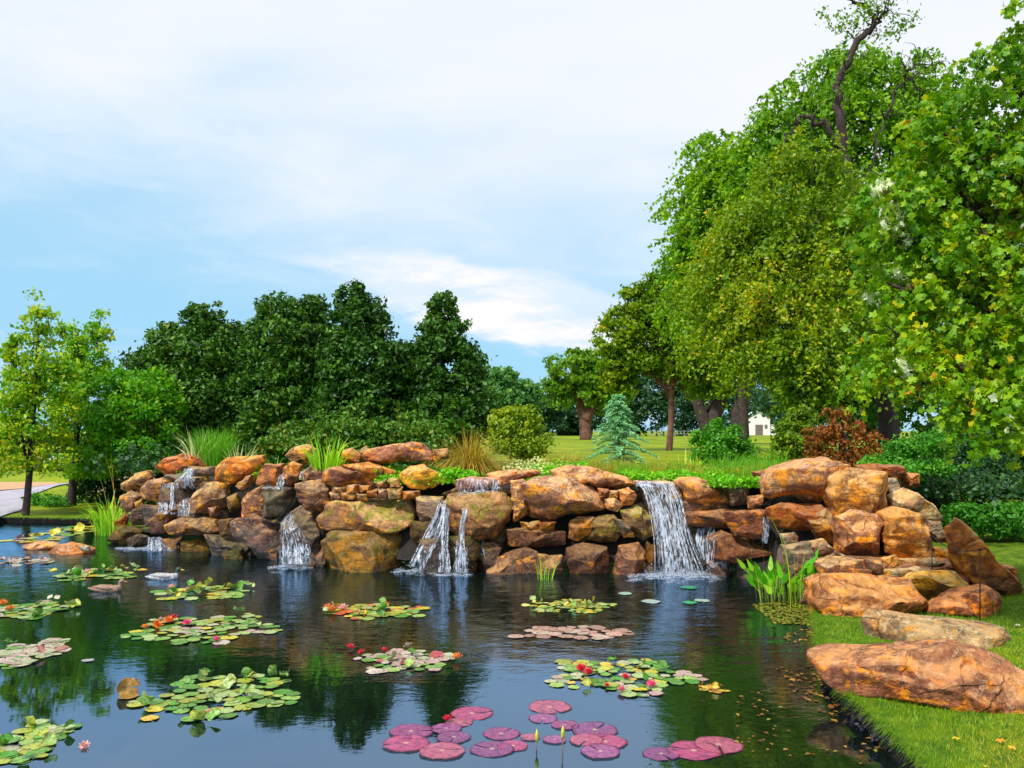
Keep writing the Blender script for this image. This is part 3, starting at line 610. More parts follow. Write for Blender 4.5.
for s, kd, lb, yy in [
    ('265,510 320,488 442,508 454,562 300,574', 'pink', 'low pinkish rubble stone above the left end of the striped block', 10.9),
    ('446,500 512,508 504,562 458,542', 'mauve', 'small dark red stone in the middle of the rubble', 11.1),
    ('511,498 560,488 584,520 540,542 513,532', 'pink', 'pale round stone in the middle of the rubble, beneath the golden boulder', 11.2),
    ('526,542 640,528 704,550 650,577 528,572', 'grey', 'flat grey-pink rubble stone behind the bright yellow rock', 11.0),
    ('636,505 700,498 744,520 700,542 648,532', 'grey', 'small white-grey stone near the thin short stake', 11.3),
    ('694,457 772,460 780,502 700,492', 'yellow', 'small golden stone against the dark lichen-streaked rock', 11.6),
    ('756,490 812,500 804,537 772,522', 'mauve', 'small brown stone leaning on the left side of the long leaning slab', 11.2),
    ('570,500 640,500 660,535 580,540', 'pink', 'small pink rubble stone right of the pale round one', 11.25),
    ('345,470 402,500 362,522 312,502', 'wetred', 'small dark wet stone under the block with the pale purple top', 11.3),
    ('380,530 470,540 480,575 380,570', 'orange', 'small rust rubble stone behind the striped block', 10.8),
    ('690,540 810,560 820,600 700,575', 'orange', 'rust stone filling the gap above the bright yellow rock', 10.95),
    ('390,500 450,505 450,545 400,540', 'orange', 'small orange chip between two rubble stones', 11.15),
    ('145,410 202,403 214,440 158,452', 'grey', 'small round grey stone in the shade under the overhanging rust rock', 12.3),
    ('236,442 300,428 336,470 270,514', 'mauve', 'mauve stone left of the small dark wet stone', 11.6),
    ('150,450 250,440 270,600 130,610', 'wet', 'dark wet rock behind the broad-leaved water plants, beside the striped block', 11.5),
    ('225,625 280,620 275,665 215,665', 'wetred', 'small dark red stone in the water beside the broad-leaved plants', 10.6)]:
    rp('D', s, kd, lb, Y=yy, name='stone', group='small stones filling the right-hand pile', thick=.8)
rp('D', '240,500 760,500 900,620 700,640 300,640', 'mauve', 'broad flat bedrock stone underneath the rubble of the right-hand pile', Y=11.55, depth=1.2, tint=(.9, .7, .7))
rp('D', '-60,330 90,325 95,430 -20,425', 'mauve', 'purple-brown block left of the overhanging rust rock', Y=12.95, tint=(.8, .55, .5))
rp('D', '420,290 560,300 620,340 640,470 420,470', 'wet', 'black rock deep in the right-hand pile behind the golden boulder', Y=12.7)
# --- rocks in the pond on the left
rock('F', '143,130 160,105 200,96 240,104 272,118 274,150 210,165 145,155', 'orange', 'orange rock rising out of the pond on the left, behind the lily pads', Y=15.9, tint=(1.1, .95, 1.0), depth=.6, group='rocks in the pond')
rock('F', '68,104 110,96 162,96 182,112 120,130', 'mauve', 'low flat mauve rock awash in the pond left of the orange rock', Y=16.5, tint=(1.4, 1.1, 1.2), depth=.6, group='rocks in the pond')
rock('F', '230,108 248,103 262,108 268,122 240,122', 'wet', 'small blue-grey stone lying on the right end of the orange pond rock', Y=15.75, tint=(.9, 1.2, 1.8), name='stone', group='rocks in the pond', depth=.18)
# ------------------------------------------------------------------ foliage
GAIN = 1.55
_lm = leaf_mat
def leaf_mat(name, cols, *a, **k): return _lm(name, [(p, tuple(min(.85, v * (GAIN if max(c) < .45 else 1.1)) for v in c)) for p, c in cols], *a, **k)
LM = {
 'magnolia': leaf_mat('magnolia_leaves', [(0, (.008, .030, .003)), (.5, (.026, .085, .005)), (.85, (.065, .160, .008)), (1, (.12, .13, .01))], .15, .5, .3),
 'maple':    leaf_mat('autumn_maple_leaves', [(0, (.035, .15, .002)), (.45, (.11, .25, .002)), (.78, (.34, .38, .004)), (1, (.50, .28, .01))], .35),
 'maple2':   leaf_mat('green_maple_leaves', [(0, (.02, .12, .002)), (.5, (.055, .21, .002)), (.85, (.18, .31, .004)), (1, (.36, .36, .01))], .35),
 'poplar':   leaf_mat('bright_green_leaves', [(0, (.024, .10, .001)), (.45, (.095, .22, .001)), (1, (.26, .38, .002))], .35),
 'gold':     leaf_mat('golden_green_leaves', [(0, (.025, .085, .001)), (.45, (.095, .180, .001)), (.82, (.22, .27, .002)), (1, (.38, .26, .004))], .35),
 'fore':     leaf_mat('foreground_maple_leaves', [(0, (.030, .12, .001)), (.42, (.095, .215, .001)), (.68, (.19, .29, .002)), (.84, (.42, .37, .004)), (.925, (.45, .17, .01)), (.93, (.62, .68, .45)), (1, (.72, .76, .58))], .30),
 'oak':      leaf_mat('oak_leaves', [(0, (.03, .10, .003)), (.5, (.08, .18, .004)), (1, (.18, .27, .006))], .3),
 'far':      leaf_mat('far_dark_leaves', [(0, (.008, .035, .012)), (.6, (.016, .060, .022)), (1, (.05, .11, .03))], .2),
 'farlight': leaf_mat('far_light_leaves', [(0, (.03, .11, .03)), (.6, (.06, .17, .04)), (1, (.14, .24, .04))], .3),
 'shrub':    leaf_mat('shrub_leaves', [(0, (.02, .11, .008)), (.6, (.05, .20, .010)), (1, (.13, .30, .010))], .3),
 'yshrub':   leaf_mat('yellow_green_shrub_leaves', [(0, (.06, .13, .004)), (.6, (.16, .24, .006)), (.95, (.34, .30, .01)), (1, (.50, .18, .02))], .3),
 'dshrub':   leaf_mat('dark_shrub_leaves', [(0, (.006, .030, .008)), (.7, (.015, .060, .012)), (1, (.04, .10, .015))], .15),
 'japanese': leaf_mat('rust_red_leaves', [(0, (.08, .03, .006)), (.5, (.20, .06, .008)), (.8, (.28, .11, .012)), (1, (.10, .14, .01))], .3),
 'blue':     leaf_mat('blue_green_needles', [(0, (.08, .27, .10)), (.5, (.18, .44, .20)), (1, (.34, .55, .32))], .15),
 'cover':    leaf_mat('ground_cover_leaves', [(0, (.04, .20, .002)), (.6, (.10, .32, .003)), (1, (.25, .44, .008))], .3),
 'cream':    leaf_mat('cream_blades', [(0, (.50, .52, .16)), (1, (.74, .70, .38))], .2),
 'iris':     leaf_mat('iris_blades', [(0, (.10, .28, .006)), (.6, (.22, .42, .010)), (1, (.46, .52, .03))], .3),
 'fine':     leaf_mat('fine_green_blades', [(0, (.05, .18, .006)), (1, (.12, .32, .01))], .3),
 'straw':    leaf_mat('straw_blades', [(0, (.12, .16, .01)), (.45, (.28, .24, .02)), (.8, (.46, .24, .04)), (1, (.34, .12, .03))], .25),
 'pick':     leaf_mat('broad_water_leaves', [(0, (.03, .17, .003)), (.6, (.06, .30, .005)), (1, (.20, .38, .01))], .3, .35, .5),
 'yg':       leaf_mat('yellow_green_blades', [(0, (.05, .16, .003)), (.6, (.15, .26, .005)), (1, (.34, .34, .012))], .3),
 'purple':   leaf_mat('dark_purple_leaves', [(0, (.006, .006, .010)), (1, (.022, .012, .024))], .1),
}
M_BARK = plain('brown_bark', (.075, .04, .028), .9, noise=.45, scale=5, bump=.8)
M_BARKR = plain('reddish_bark', (.15, .065, .045), .9, noise=.4, scale=5, bump=.8)
M_BARKD = plain('dark_bark', (.045, .026, .026), .9, noise=.4, scale=4, bump=.8)

def leaf_mesh(name, C_, O_, size, hue, mat, parent=None, aspect=.55, shape='oval', up=.35, rnd=.8, R=rng, origin=None, stretch=None):
    """C_ leaf centres, O_ outward directions; one bent quad per leaf (or a lobed leaf of five)"""
    n = len(C_); nr = unit(O_ * .55 + R.normal(size=(n, 3)) * rnd + (0, 0, up))
    t = unit(np.cross(nr, unit(R.normal(size=(n, 3))))); b = np.cross(nr, t)
    if stretch is not None: t = unit(stretch + R.normal(size=(n, 3)) * .25); b = unit(np.cross(nr, t)); nr = np.cross(t, b)
    L = (size * R.uniform(.65, 1.25, n))[:, None]; W = L * aspect
    if shape == 'oval':
        V = np.stack([C_ - t * L / 2, C_ + b * W / 2 + nr * L * .08, C_ + t * L / 2 - nr * L * .06, C_ - b * W / 2 + nr * L * .08], 1).reshape(-1, 3)
        Fc = np.arange(n * 4).reshape(-1, 4); H_ = hue
    else:   # lobed maple leaf: three pointed lobes and two small ones
        Vs = []
        for ang, ln, wd in ((0, .62, .20), (.95, .50, .17), (-.95, .50, .17), (1.95, .34, .13), (-1.95, .34, .13)):
            d = t * math.cos(ang) + b * math.sin(ang); e = -t * math.sin(ang) + b * math.cos(ang)
            o0 = C_ - t * L * .12
            Vs.append(np.stack([o0, o0 + d * L * ln * .55 + e * L * wd + nr * L * .03, o0 + d * L * ln - nr * L * .10, o0 + d * L * ln * .55 - e * L * wd + nr * L * .03], 1))
        V = np.concatenate(Vs, 1).reshape(-1, 3); Fc = np.arange(len(V)).reshape(-1, 4); H_ = np.repeat(hue, 5)
    return mesh_obj(name, V, Fc, mat, parent, origin, smooth=False, attr=np.clip(H_, 0, 1))

def clump_points(clumps, n, R, twig=.13, per=34, lump=.28, shell=.5, flat=1.0, boughs=12, solid=.3, spray=0.0):
    """clumps: (px, py, rx_px, rz_px, Y[, ry_m]); returns leaf positions, outward dirs, twig random"""
    wts = np.array([c[2] * c[3] for c in clumps], float); wts /= wts.sum(); Cs, Os, Ts = [], [], []
    for c, w_ in zip(clumps, wts):
        Yc = c[4]; ctr = np.array(P(c[0], c[1], Yc)); rx = c[2] * Yc / F; rz = c[3] * Yc / F; ry = c[5] if len(c) > 5 else (rx + min(rx, rz)) / 2
        S3 = np.array((rx, ry, rz)); k = max(1, int(n * w_ / per)); nb = max(3, int(boughs * (c[2] * c[3]) ** .5 / 30))
        d = unit(R.normal(size=(nb, 3))); bc = d * (shell + (.92 - shell) * R.random(nb) ** .7)[:, None] * (1 + lump * fbm(d * 2.1 + c[0], int(c[1]), 2))[:, None]; br = R.uniform(.26, .46, nb) * min(1, (9 / nb) ** .33)
        bi = R.integers(0, nb, k); d2 = unit(R.normal(size=(k, 3)) + (0, 0, .25)); tc = (bc[bi] + d2 * (br[bi] * (.55 + .5 * R.random(k)))[:, None] * (1.1, 1.1, .8)) * S3; bt = R.random(nb)
        so = R.random(k) < solid; d3 = unit(R.normal(size=(k, 3))); r3 = (.5 + .5 * R.random(k) ** .5) * (1 + lump * fbm(d3 * 2.6 + c[0], int(c[1]), 3)); tc = np.where(so[:, None], d3 * r3[:, None] * S3, tc); d2 = np.where(so[:, None], d3, d2)
        tw = .55 * bt[bi] + .45 * R.random(k); s = twig * (rx + rz) / 2 * .6 + .04
        q = np.repeat(tc, per, 0) + R.normal(size=(k * per, 3)) * s * (1.0, 1.0, .7)
        if spray:      # leaves strung along short arching twigs that droop at the end
            f = np.tile(np.linspace(0, 1, per), k)[:, None]; dr = unit(d2 * (1, 1, .3) + R.normal(size=(k, 3)) * .35); ln = spray * R.uniform(.5, 1.2, k)
            q = np.repeat(tc, per, 0) + np.repeat(dr * ln[:, None], per, 0) * f + np.array((0, 0, -1.0)) * (np.repeat(ln, per)[:, None] * f ** 2 * .75) + R.normal(size=(k * per, 3)) * spray * .085
        Cs.append(q + ctr); Os.append(unit(np.repeat(d2, per, 0) * .9 + unit(q - np.repeat(tc, per, 0)) * .5)); Ts.append(np.repeat(tw, per))
    return np.vstack(Cs), np.vstack(Os), np.concatenate(Ts)

def tree(name, label, clumps, n, leaf, mat, trunk=None, bark=M_BARK, seed=1, cat='tree', group=None, limbs=True, shape='oval', twig=.13, per=34, aspect=.6, shell=.5, lump=.28, extra=None, hue_bias=0.0, up=.35, boughs=16, solid=.3, spray=0.0, crook=0.0):
    """trunk: list of (px, py, Y, radius_m)"""
    R = np.random.default_rng(seed)
    Yb = trunk[0][2] if trunk else clumps[0][4]; bx = P(trunk[0][0] if trunk else clumps[0][0], 430, Yb).x
    root = empty(name, (bx, Yb, gz(bx, Yb)), label, cat, group)
    C_, O_, T_ = clump_points(clumps, n, R, twig, per, lump, shell, boughs=boughs, solid=solid, spray=spray)
    lsc = 5.5 / (sum(c[2] for c in clumps) / len(clumps) * clumps[0][4] / F + .5) ** .5
    hue = np.clip(.5 + (T_ - .5) * .45 + R.normal(size=len(T_)) * .16 + .26 * fbm(C_ * lsc * .12, seed, 3) + hue_bias, 0, 1)
    if trunk:
        mb = MB(); pts = [P(a, b, c) for a, b, c, r in trunk]; pts[0].z = min(pts[0].z, gz(bx, Yb) - .1)
        sp = spline([tuple(p) + (t[3],) for p, t in zip(pts, trunk)], 4 * len(trunk)); sp[1:, :3] += R.normal(size=(len(sp) - 1, 3)) * crook; mb.tube([Vector(q[:3]) for q in sp], [q[3] for q in sp], 9, .12)
        if limbs:
            for c in clumps:
                tgt = P(c[0], c[1], c[4]); k = int(R.integers(len(sp) // 3, len(sp))); s_ = Vector(sp[k][:3]); s_.z = min(s_.z, tgt.z - .05)
                if (tgt - s_).length < .3: continue
                r0 = min(sp[k][3] * .6, .14); m_ = s_.lerp(tgt, .5) + Vector((0, 0, -.08 * (tgt - s_).length))
                mb.tube([s_, m_, tgt], [r0, r0 * .6, r0 * .2], 6, .1)
                for _ in range(5):
                    rx = c[2] * c[4] / F; rz = c[3] * c[4] / F; d = Vector(unit(R.normal(size=3)) * (rx, rx, rz)) * .85
                    mb.tube([m_.lerp(tgt, R.random()), tgt + d * .5 + Vector((0, 0, .05)), tgt + d], [r0 * .35, r0 * .2, .008], 4, 0)
        if crook:
            for ln in [trunk[6:]] + list(extra or []):
                for _ in range(16):
                    a_ = ln[int(R.integers(0, len(ln)))]; p0 = P(a_[0], a_[1], a_[2]); pts_ = [p0]; dd = Vector(unit(R.normal(size=3) + (0, 0, .3)))
                    for _k in range(5): dd = (dd + Vector(R.normal(size=3)) * .55).normalized(); pts_.append(pts_[-1] + dd * R.uniform(.08, .22))
                    mb.tube(pts_, [.022, .018, .014, .010, .007, .004], 4)
        if extra:
            for ln in extra:
                sp2 = spline([tuple(P(a, b, c)) + (r,) for a, b, c, r in ln], 5 * len(ln)); sp2[1:, :3] += R.normal(size=(len(sp2) - 1, 3)) * crook; mb.tube([Vector(q[:3]) for q in sp2], [q[3] for q in sp2], 7, .15)
        mb.build('trunk', bark, root)
    if shape == 'lobed':      # twigs whose leaves have turned their pale undersides out
        Xp = CX + C_[:, 0] / C_[:, 1] * F; Yp = HY - (C_[:, 2] - EYE) / C_[:, 1] * F
        for (a, b_, r_) in ((882, 185, 13), (892, 218, 15), (905, 240, 8), (872, 300, 9), (905, 368, 10), (1002, 385, 15), (1018, 425, 15), (985, 410, 8), (900, 275, 7), (960, 150, 7)):
            m_ = ((Xp - a) ** 2 + (Yp - b_) ** 2 < r_ * r_) & (R.random(len(hue)) < .6); hue[m_] = R.uniform(.95, 1, m_.sum())
        hue = np.where((hue > .925) & (R.random(len(hue)) < .88) & (Xp > 925), .6, hue)
    leaf_mesh('crown', C_, O_, leaf, hue, LM[mat], root, aspect, shape, R=R, up=up)
    return root

G_EV = 'dark evergreen trees in a row behind the waterfall'
ev = [([(172, 345, 22, 22, 25.2), (165, 380, 40, 40, 25.2), (160, 420, 45, 45, 25.2)], 'lowest, leftmost tree of the dark evergreen row, just right of the yellow-green maples'),
      ([(203, 322, 20, 18, 24.6), (205, 355, 38, 35, 24.6), (205, 400, 48, 45, 24.6), (205, 440, 45, 30, 24.6)], 'dark evergreen with a rounded twin top, second from the left in the row'),
      ([(243, 352, 18, 20, 25.2), (240, 370, 40, 40, 25.2), (250, 425, 45, 45, 25.2)], 'lower dark evergreen between the twin-topped tree and the middle peak'),
      ([(278, 312, 24, 18, 24.0), (283, 345, 40, 35, 24.0), (280, 390, 48, 45, 24.0), (285, 435, 48, 35, 24.0)], 'dark evergreen with a broad flat top in the middle of the row'),
      ([(312, 312, 14, 16, 24.6), (316, 348, 22, 28, 24.6), (325, 400, 40, 45, 24.6)], 'narrow dark evergreen with a pointed top squeezed between two bigger ones'),
      ([(351, 298, 16, 15, 22.8), (358, 325, 30, 28, 22.8), (365, 365, 46, 40, 22.8), (362, 415, 52, 45, 22.8)], 'tallest and widest dark evergreen of the row, its top left of the last tree'),
      ([(441, 305, 14, 13, 22.8), (444, 335, 24, 25, 22.8), (446, 370, 38, 35, 22.8), (448, 410, 44, 40, 22.8), (430, 435, 45, 28, 22.2)], 'dark evergreen at the right end of the row, a little apart with pointed top'),
      ([(402, 368, 20, 22, 24.6), (405, 390, 35, 40, 24.6), (400, 430, 40, 35, 24.6)], 'low dark evergreen filling the dip between the tallest tree and the right end tree')]
for i, (cl, lb) in enumerate(ev):
    cx = cl[-1][0]; Y0 = cl[0][4]
    tree('evergreen_tree', lb, cl, 24000, .15, 'magnolia', [(cx, 462, Y0, .12), (cx, 400, Y0, .09), (cl[0][0], cl[0][1], Y0, .05)], M_BARKD, 20 + i, group=G_EV, twig=.11, per=26, shell=.62, limbs=False, lump=.34, aspect=.5, boughs=30, solid=.72)
tree('evergreen_tree', 'dark green shrubby tree low in front of the evergreen row behind the log-shaped rock', [(350, 440, 45, 22, 20.5), (410, 440, 40, 22, 20.5), (295, 445, 40, 20, 21)], 12000, .12, 'magnolia', None, seed=33, group=G_EV, per=26, hue_bias=.12, boughs=30)

G_MP = 'young autumn maples on the left bank'
tree('maple_tree', 'slim yellow-green maple with orange-tipped leaves, the leftmost and tallest on the left bank',
     [(38, 325, 13, 32, 21.3), (27, 360, 22, 35, 21.3), (55, 370, 20, 35, 21.3), (15, 400, 30, 35, 21.3), (48, 410, 32, 35, 21.3), (28, 445, 42, 28, 21.3), (-10, 440, 30, 40, 21.3), (60, 450, 22, 22, 21.3), (12, 350, 10, 15, 21.3)],
     11000, .12, 'maple', [(25, 516, 21.3, .09), (29, 480, 21.3, .075), (33, 420, 21.3, .06), (38, 330, 21.3, .02)], M_BARKD, 41, group=G_MP, twig=.18, shell=.4)
tree('maple_tree', 'green maple with a forked upswept crown, second from the left on the left bank',
     [(75, 345, 12, 25, 23.5), (98, 330, 12, 20, 23.5), (88, 360, 22, 28, 23.5), (72, 385, 25, 30, 23.5), (100, 395, 28, 35, 23.5), (82, 430, 38, 35, 23.5), (95, 460, 35, 20, 23.5), (62, 330, 6, 14, 23.5)],
     11000, .12, 'maple2', [(71, 508, 23.5, .13), (74, 470, 23.5, .1), (78, 420, 23.5, .07), (85, 350, 23.5, .02)], M_BARKD, 42, group=G_MP, twig=.18, shell=.4, hue_bias=.1)
tree('maple_tree', 'small low round-crowned maple just left of the wall, third on the left bank',
     [(118, 385, 20, 20, 22.5), (145, 390, 28, 25, 22.5), (125, 420, 30, 30, 22.5), (158, 420, 28, 28, 22.5), (140, 450, 35, 22, 22.5), (165, 395, 15, 18, 22.5), (110, 445, 25, 25, 22.5)],
     11000, .12, 'maple2', [(138, 500, 22.5, .08), (140, 470, 22.5, .07), (142, 420, 22.5, .05), (145, 390, 22.5, .02)], M_BARKR, 43, group=G_MP, twig=.18, shell=.4, hue_bias=.02)
tree('dark_shrub', 'dark evergreen shrub below the maples, left of the wall', [(92, 482, 20, 26, 24.5), (112, 478, 22, 30, 24.5), (132, 480, 22, 28, 24.5), (90, 500, 18, 12, 24.5), (120, 502, 25, 12, 24.2)], 9000, .11, 'dshrub', None, seed=44, cat='shrub')
tree('low_shrub', 'small bright green shrub on the grass between the two left maple trunks', [(45, 500, 16, 8, 23.8), (58, 504, 14, 7, 23.4)], 2500, .07, 'shrub', None, seed=45, cat='shrub')
tree('hedge', 'dark blue-green hedge behind the grass rise at the left edge', [(-120, 462, 60, 18, 50), (-60, 460, 50, 18, 50), (0, 462, 40, 14, 50), (22, 464, 18, 11, 50), (60, 452, 40, 22, 52), (110, 455, 40, 25, 52)], 12000, .25, 'far', None, seed=46, cat='hedge')

# ---- middle distance
G_FAR = 'distant trees beyond the lawn'
for i, (cl, lb, mt, tk) in enumerate([
    ([(500, 385, 22, 18, 90), (515, 400, 28, 22, 90), (490, 400, 25, 30, 90)], 'blue-green distant tree just right of the evergreen row', 'farlight', None),
    ([(545, 415, 28, 26, 135), (520, 415, 25, 26, 135), (500, 420, 20, 22, 135)], 'dark low distant tree at the back of the lawn, left of the spreading oak', 'far', None),
    ([(610, 400, 32, 42, 130), (640, 400, 32, 42, 130)], 'dark distant tree at the back of the lawn behind the blue conifer', 'far', None),
    ([(680, 395, 38, 46, 130), (715, 400, 34, 42, 130)], 'dark distant tree at the back of the lawn right of the slim trunk', 'far', None),
    ([(755, 385, 38, 34, 170), (740, 410, 25, 26, 165), (778, 405, 28, 30, 165)], 'dark distant tree right behind the small white building', 'far', None),
    ([(800, 400, 35, 45, 90), (835, 395, 34, 50, 90), (870, 400, 34, 50, 85)], 'dark distant tree behind the rust-red maple', 'far', None),
    ([(575, 425, 20, 14, 140), (560, 405, 15, 20, 140)], 'dark distant tree directly behind the spreading oak trunk', 'far', None)]):
    tree('distant_tree', lb, cl, 11000, .60, mt, tk, seed=60 + i, group=G_FAR, limbs=False, per=20, shell=.3, boughs=34)
tree('oak_tree', 'broad spreading oak with short forked trunk on the far lawn, left of the blue conifer',
     [(572, 372, 32, 22, 80), (560, 385, 20, 18, 80), (598, 375, 28, 26, 80), (580, 395, 38, 16, 80), (610, 395, 22, 22, 80), (590, 358, 20, 12, 80)], 14000, .36, 'oak',
     [(586, 437, 80, .6), (584, 420, 80, .5), (578, 400, 80, .35), (570, 380, 80, .2)], M_BARKR, 71, extra=[[(585, 420, 80, .6), (593, 405, 80, .4), (603, 385, 80, .15)]], shell=.35)
tree('shade_tree', 'tree with one slim straight trunk standing on the lawn in the centre right',
     [(640, 325, 35, 25, 38), (672, 305, 38, 30, 38), (705, 325, 30, 30, 38), (615, 345, 22, 20, 38), (650, 355, 40, 22, 38), (695, 360, 38, 22, 38), (620, 370, 22, 18, 38), (730, 345, 25, 30, 38), (668, 285, 22, 16, 38), (645, 300, 22, 18, 38), (625, 385, 18, 14, 38), (700, 385, 25, 14, 38)], 34000, .20, 'gold',
     [(669, 452, 38, .15), (671, 420, 38, .13), (672, 380, 38, .12), (675, 330, 38, .08), (674, 295, 38, .04)], M_BARKR, 72, twig=.16, shell=.25, hue_bias=-.04, boughs=22, extra=[[(671, 395, 38, .10), (655, 378, 38, .07), (640, 360, 38, .03)], [(672, 385, 38, .10), (690, 365, 38, .07), (705, 340, 38, .03)]])
tree('oak_tree', 'dark forked oak leaning left behind the round green shrub',
     [(715, 350, 45, 32, 55), (745, 340, 40, 35, 55), (730, 375, 45, 22, 55), (768, 362, 30, 24, 55), (695, 375, 22, 16, 55)], 14000, .28, 'gold',
     [(712, 440, 55, .5), (704, 420, 55, .4), (696, 400, 55, .3), (690, 375, 55, .2)], M_BARKD, 73, extra=[[(710, 428, 55, .5), (718, 408, 55, .38), (728, 385, 55, .2)], [(736, 436, 54, .35), (737, 410, 54, .3), (745, 380, 54, .15)]], shell=.35, hue_bias=.0)
# ---- right-hand wood
tree('green_tree', 'bright green tree with a stepped outline, left edge of the wood on the right',
     [(708, 150, 20, 18, 34), (715, 175, 28, 25, 34), (700, 205, 30, 28, 34), (692, 240, 24, 30, 34), (725, 215, 38, 40, 34), (745, 180, 25, 30, 34), (735, 260, 50, 45, 34), (690, 275, 28, 24, 34), (700, 300, 40, 28, 34), (770, 230, 40, 60, 35)], 38000, .20, 'poplar',
     [(745, 450, 34, .2), (742, 380, 34, .18), (735, 300, 34, .18), (720, 200, 34, .06)], M_BARKD, 81, twig=.17, shell=.35, boughs=20, spray=.9, per=28)
tree('green_tree', 'tall bright green tree behind the bare-topped dark trunk, its crown the highest of the wood',
     [(800, 110, 35, 30, 32), (835, 85, 28, 30, 32), (880, 85, 38, 30, 32), (915, 85, 26, 26, 32), (780, 140, 30, 26, 32), (850, 130, 60, 45, 32), (910, 130, 45, 50, 32), (800, 180, 50, 45, 32), (870, 200, 60, 60, 32), (770, 130, 16, 16, 32), (760, 175, 22, 24, 32), (930, 210, 50, 70, 32), (880, 290, 60, 60, 32), (765, 150, 26, 30, 32), (760, 200, 36, 40, 32), (830, 60, 18, 16, 32), (905, 330, 45, 40, 31), (945, 110, 30, 40, 32), (860, 62, 22, 14, 32)], 60000, .19, 'poplar',
     [(800, 455, 32, .28), (805, 380, 32, .25), (820, 250, 32, .18), (840, 120, 32, .06)], M_BARKD, 82, twig=.17, shell=.35, boughs=20, spray=.9, per=28, hue_bias=-.05)
tree('golden_tree', 'olive-gold tree with fine drooping foliage in the middle of the right-hand wood',
     [(760, 215, 34, 40, 23), (745, 260, 38, 40, 23), (790, 240, 48, 55, 22.5), (825, 210, 40, 55, 23), (730, 300, 36, 34, 23), (770, 310, 50, 50, 22), (825, 300, 50, 55, 22), (715, 330, 30, 22, 23), (805, 356, 50, 30, 21.5), (838, 352, 42, 34, 21.5), (725, 250, 22, 34, 23), (770, 180, 20, 24, 23.5), (815, 165, 26, 26, 23.5), (860, 210, 30, 40, 23.5), (825, 395, 24, 18, 21.8), (752, 356, 34, 24, 22), (790, 175, 24, 24, 23.5), (860, 260, 35, 60, 23), (880, 330, 34, 50, 23), (700, 290, 30, 30, 24), (740, 345, 40, 26, 22.5), (735, 225, 22, 26, 23.5)], 70000, .115, 'gold',
     [(808, 455, 22, .11), (806, 400, 22, .1), (800, 330, 22, .08), (795, 240, 22, .03)], M_BARKD, 83, twig=.16, shell=.25, per=26, hue_bias=-.02, boughs=15, lump=.5, solid=.08, spray=.75)
tree('bare_topped_tree', 'thick dark crooked trunk rising from the wood to a nearly bare top against the sky',
     [(862, 15, 20, 12, 24), (838, 25, 14, 9, 24), (890, 32, 16, 12, 24), (855, 60, 26, 12, 24), (880, 8, 18, 10, 24), (828, 14, 10, 6, 24), (905, 20, 12, 8, 24), (830, 95, 20, 12, 24), (905, 75, 18, 8, 24), (925, 70, 14, 8, 24), (790, 145, 14, 14, 24)], 1500, .11, 'oak',
     [(888, 462, 24, .30), (886, 400, 24, .25), (880, 320, 24, .23), (868, 250, 24, .2), (852, 185, 24, .18), (843, 150, 24, .13), (838, 110, 24, .115), (836, 85, 24, .10), (845, 65, 24, .095), (858, 42, 24, .09), (874, 26, 24, .075), (868, 8, 24, .055), (852, 0, 24, .04), (835, -6, 24, .03)], M_BARKD, 84, limbs=False, twig=.4, shell=.2, per=9, solid=.6, lump=.6, crook=.045,
     extra=[[(840, 148, 24, .08), (828, 128, 24, .07), (812, 118, 24, .06), (798, 122, 24, .045), (785, 140, 24, .03), (775, 175, 24, .02)], [(870, 170, 24, .03), (885, 120, 24, .03), (905, 78, 24, .025), (920, 92, 24, .012)], [(905, 78, 24, .035), (915, 66, 24, .02), (932, 66, 24, .015)], [(874, 26, 24, .05), (884, 14, 24, .03), (890, -8, 24, .02)],
            [(886, 380, 24, .09), (860, 340, 24, .07), (835, 328, 24, .05), (815, 340, 24, .02)], [(880, 330, 24, .1), (910, 250, 24, .07), (930, 180, 24, .03)]])
tree('thin_trunk_tree', 'slender dark trunked tree just left of the rust-red maple', [(830, 330, 40, 40, 26), (850, 385, 35, 25, 27), (800, 395, 30, 22, 27), (900, 350, 30, 30, 27)], 20000, .15, 'poplar', [(842, 455, 26, .08), (840, 400, 26, .07), (835, 330, 26, .05)], M_BARKD, 85, hue_bias=-.25)
tree('wood_tree', 'deep shaded tree closing the wood behind the front maple, right edge', [(960, 300, 80, 90, 27), (940, 400, 70, 60, 26), (1030, 380, 80, 80, 26), (1000, 460, 80, 50, 24), (1050, 200, 60, 90, 27)], 26000, .20, 'poplar', [(960, 470, 27, .3), (960, 380, 27, .2), (960, 300, 27, .1)], M_BARKD, 86, hue_bias=-.3, shell=.3)
tree('front_maple', 'nearest maple with large lobed leaves, some turned pale side out, filling the right edge',
     [(1012, 75, 34, 42, 9.2), (975, 120, 38, 34, 9.2), (1030, 30, 30, 30, 9.4), (940, 130, 26, 26, 9.2), (1010, 170, 50, 55, 9.0), (950, 180, 45, 40, 9.2), (900, 195, 36, 24, 9.0), (895, 240, 30, 26, 9.0), (925, 235, 42, 30, 9.0), (985, 250, 60, 50, 8.8), (900, 290, 30, 22, 8.8), (945, 300, 48, 34, 8.8), (1010, 330, 50, 50, 8.6), (900, 345, 34, 26, 8.7), (950, 365, 48, 30, 8.6), (890, 375, 22, 16, 8.7), (1000, 400, 40, 28, 8.3), (965, 405, 28, 16, 8.4), (1015, 438, 20, 16, 8.2), (1060, 250, 50, 120, 9.0), (1060, 400, 40, 50, 8.6)], 19000, .098, 'fore',
     [(1190, 560, 9.6, .16), (1170, 430, 9.5, .14), (1130, 300, 9.3, .12), (1080, 180, 9.2, .08), (1040, 60, 9.2, .03)], M_BARK, 87, shape='lobed', twig=.20, shell=.2, per=20, up=.2, lump=.35, hue_bias=-.03, boughs=14, spray=.36, solid=.35)
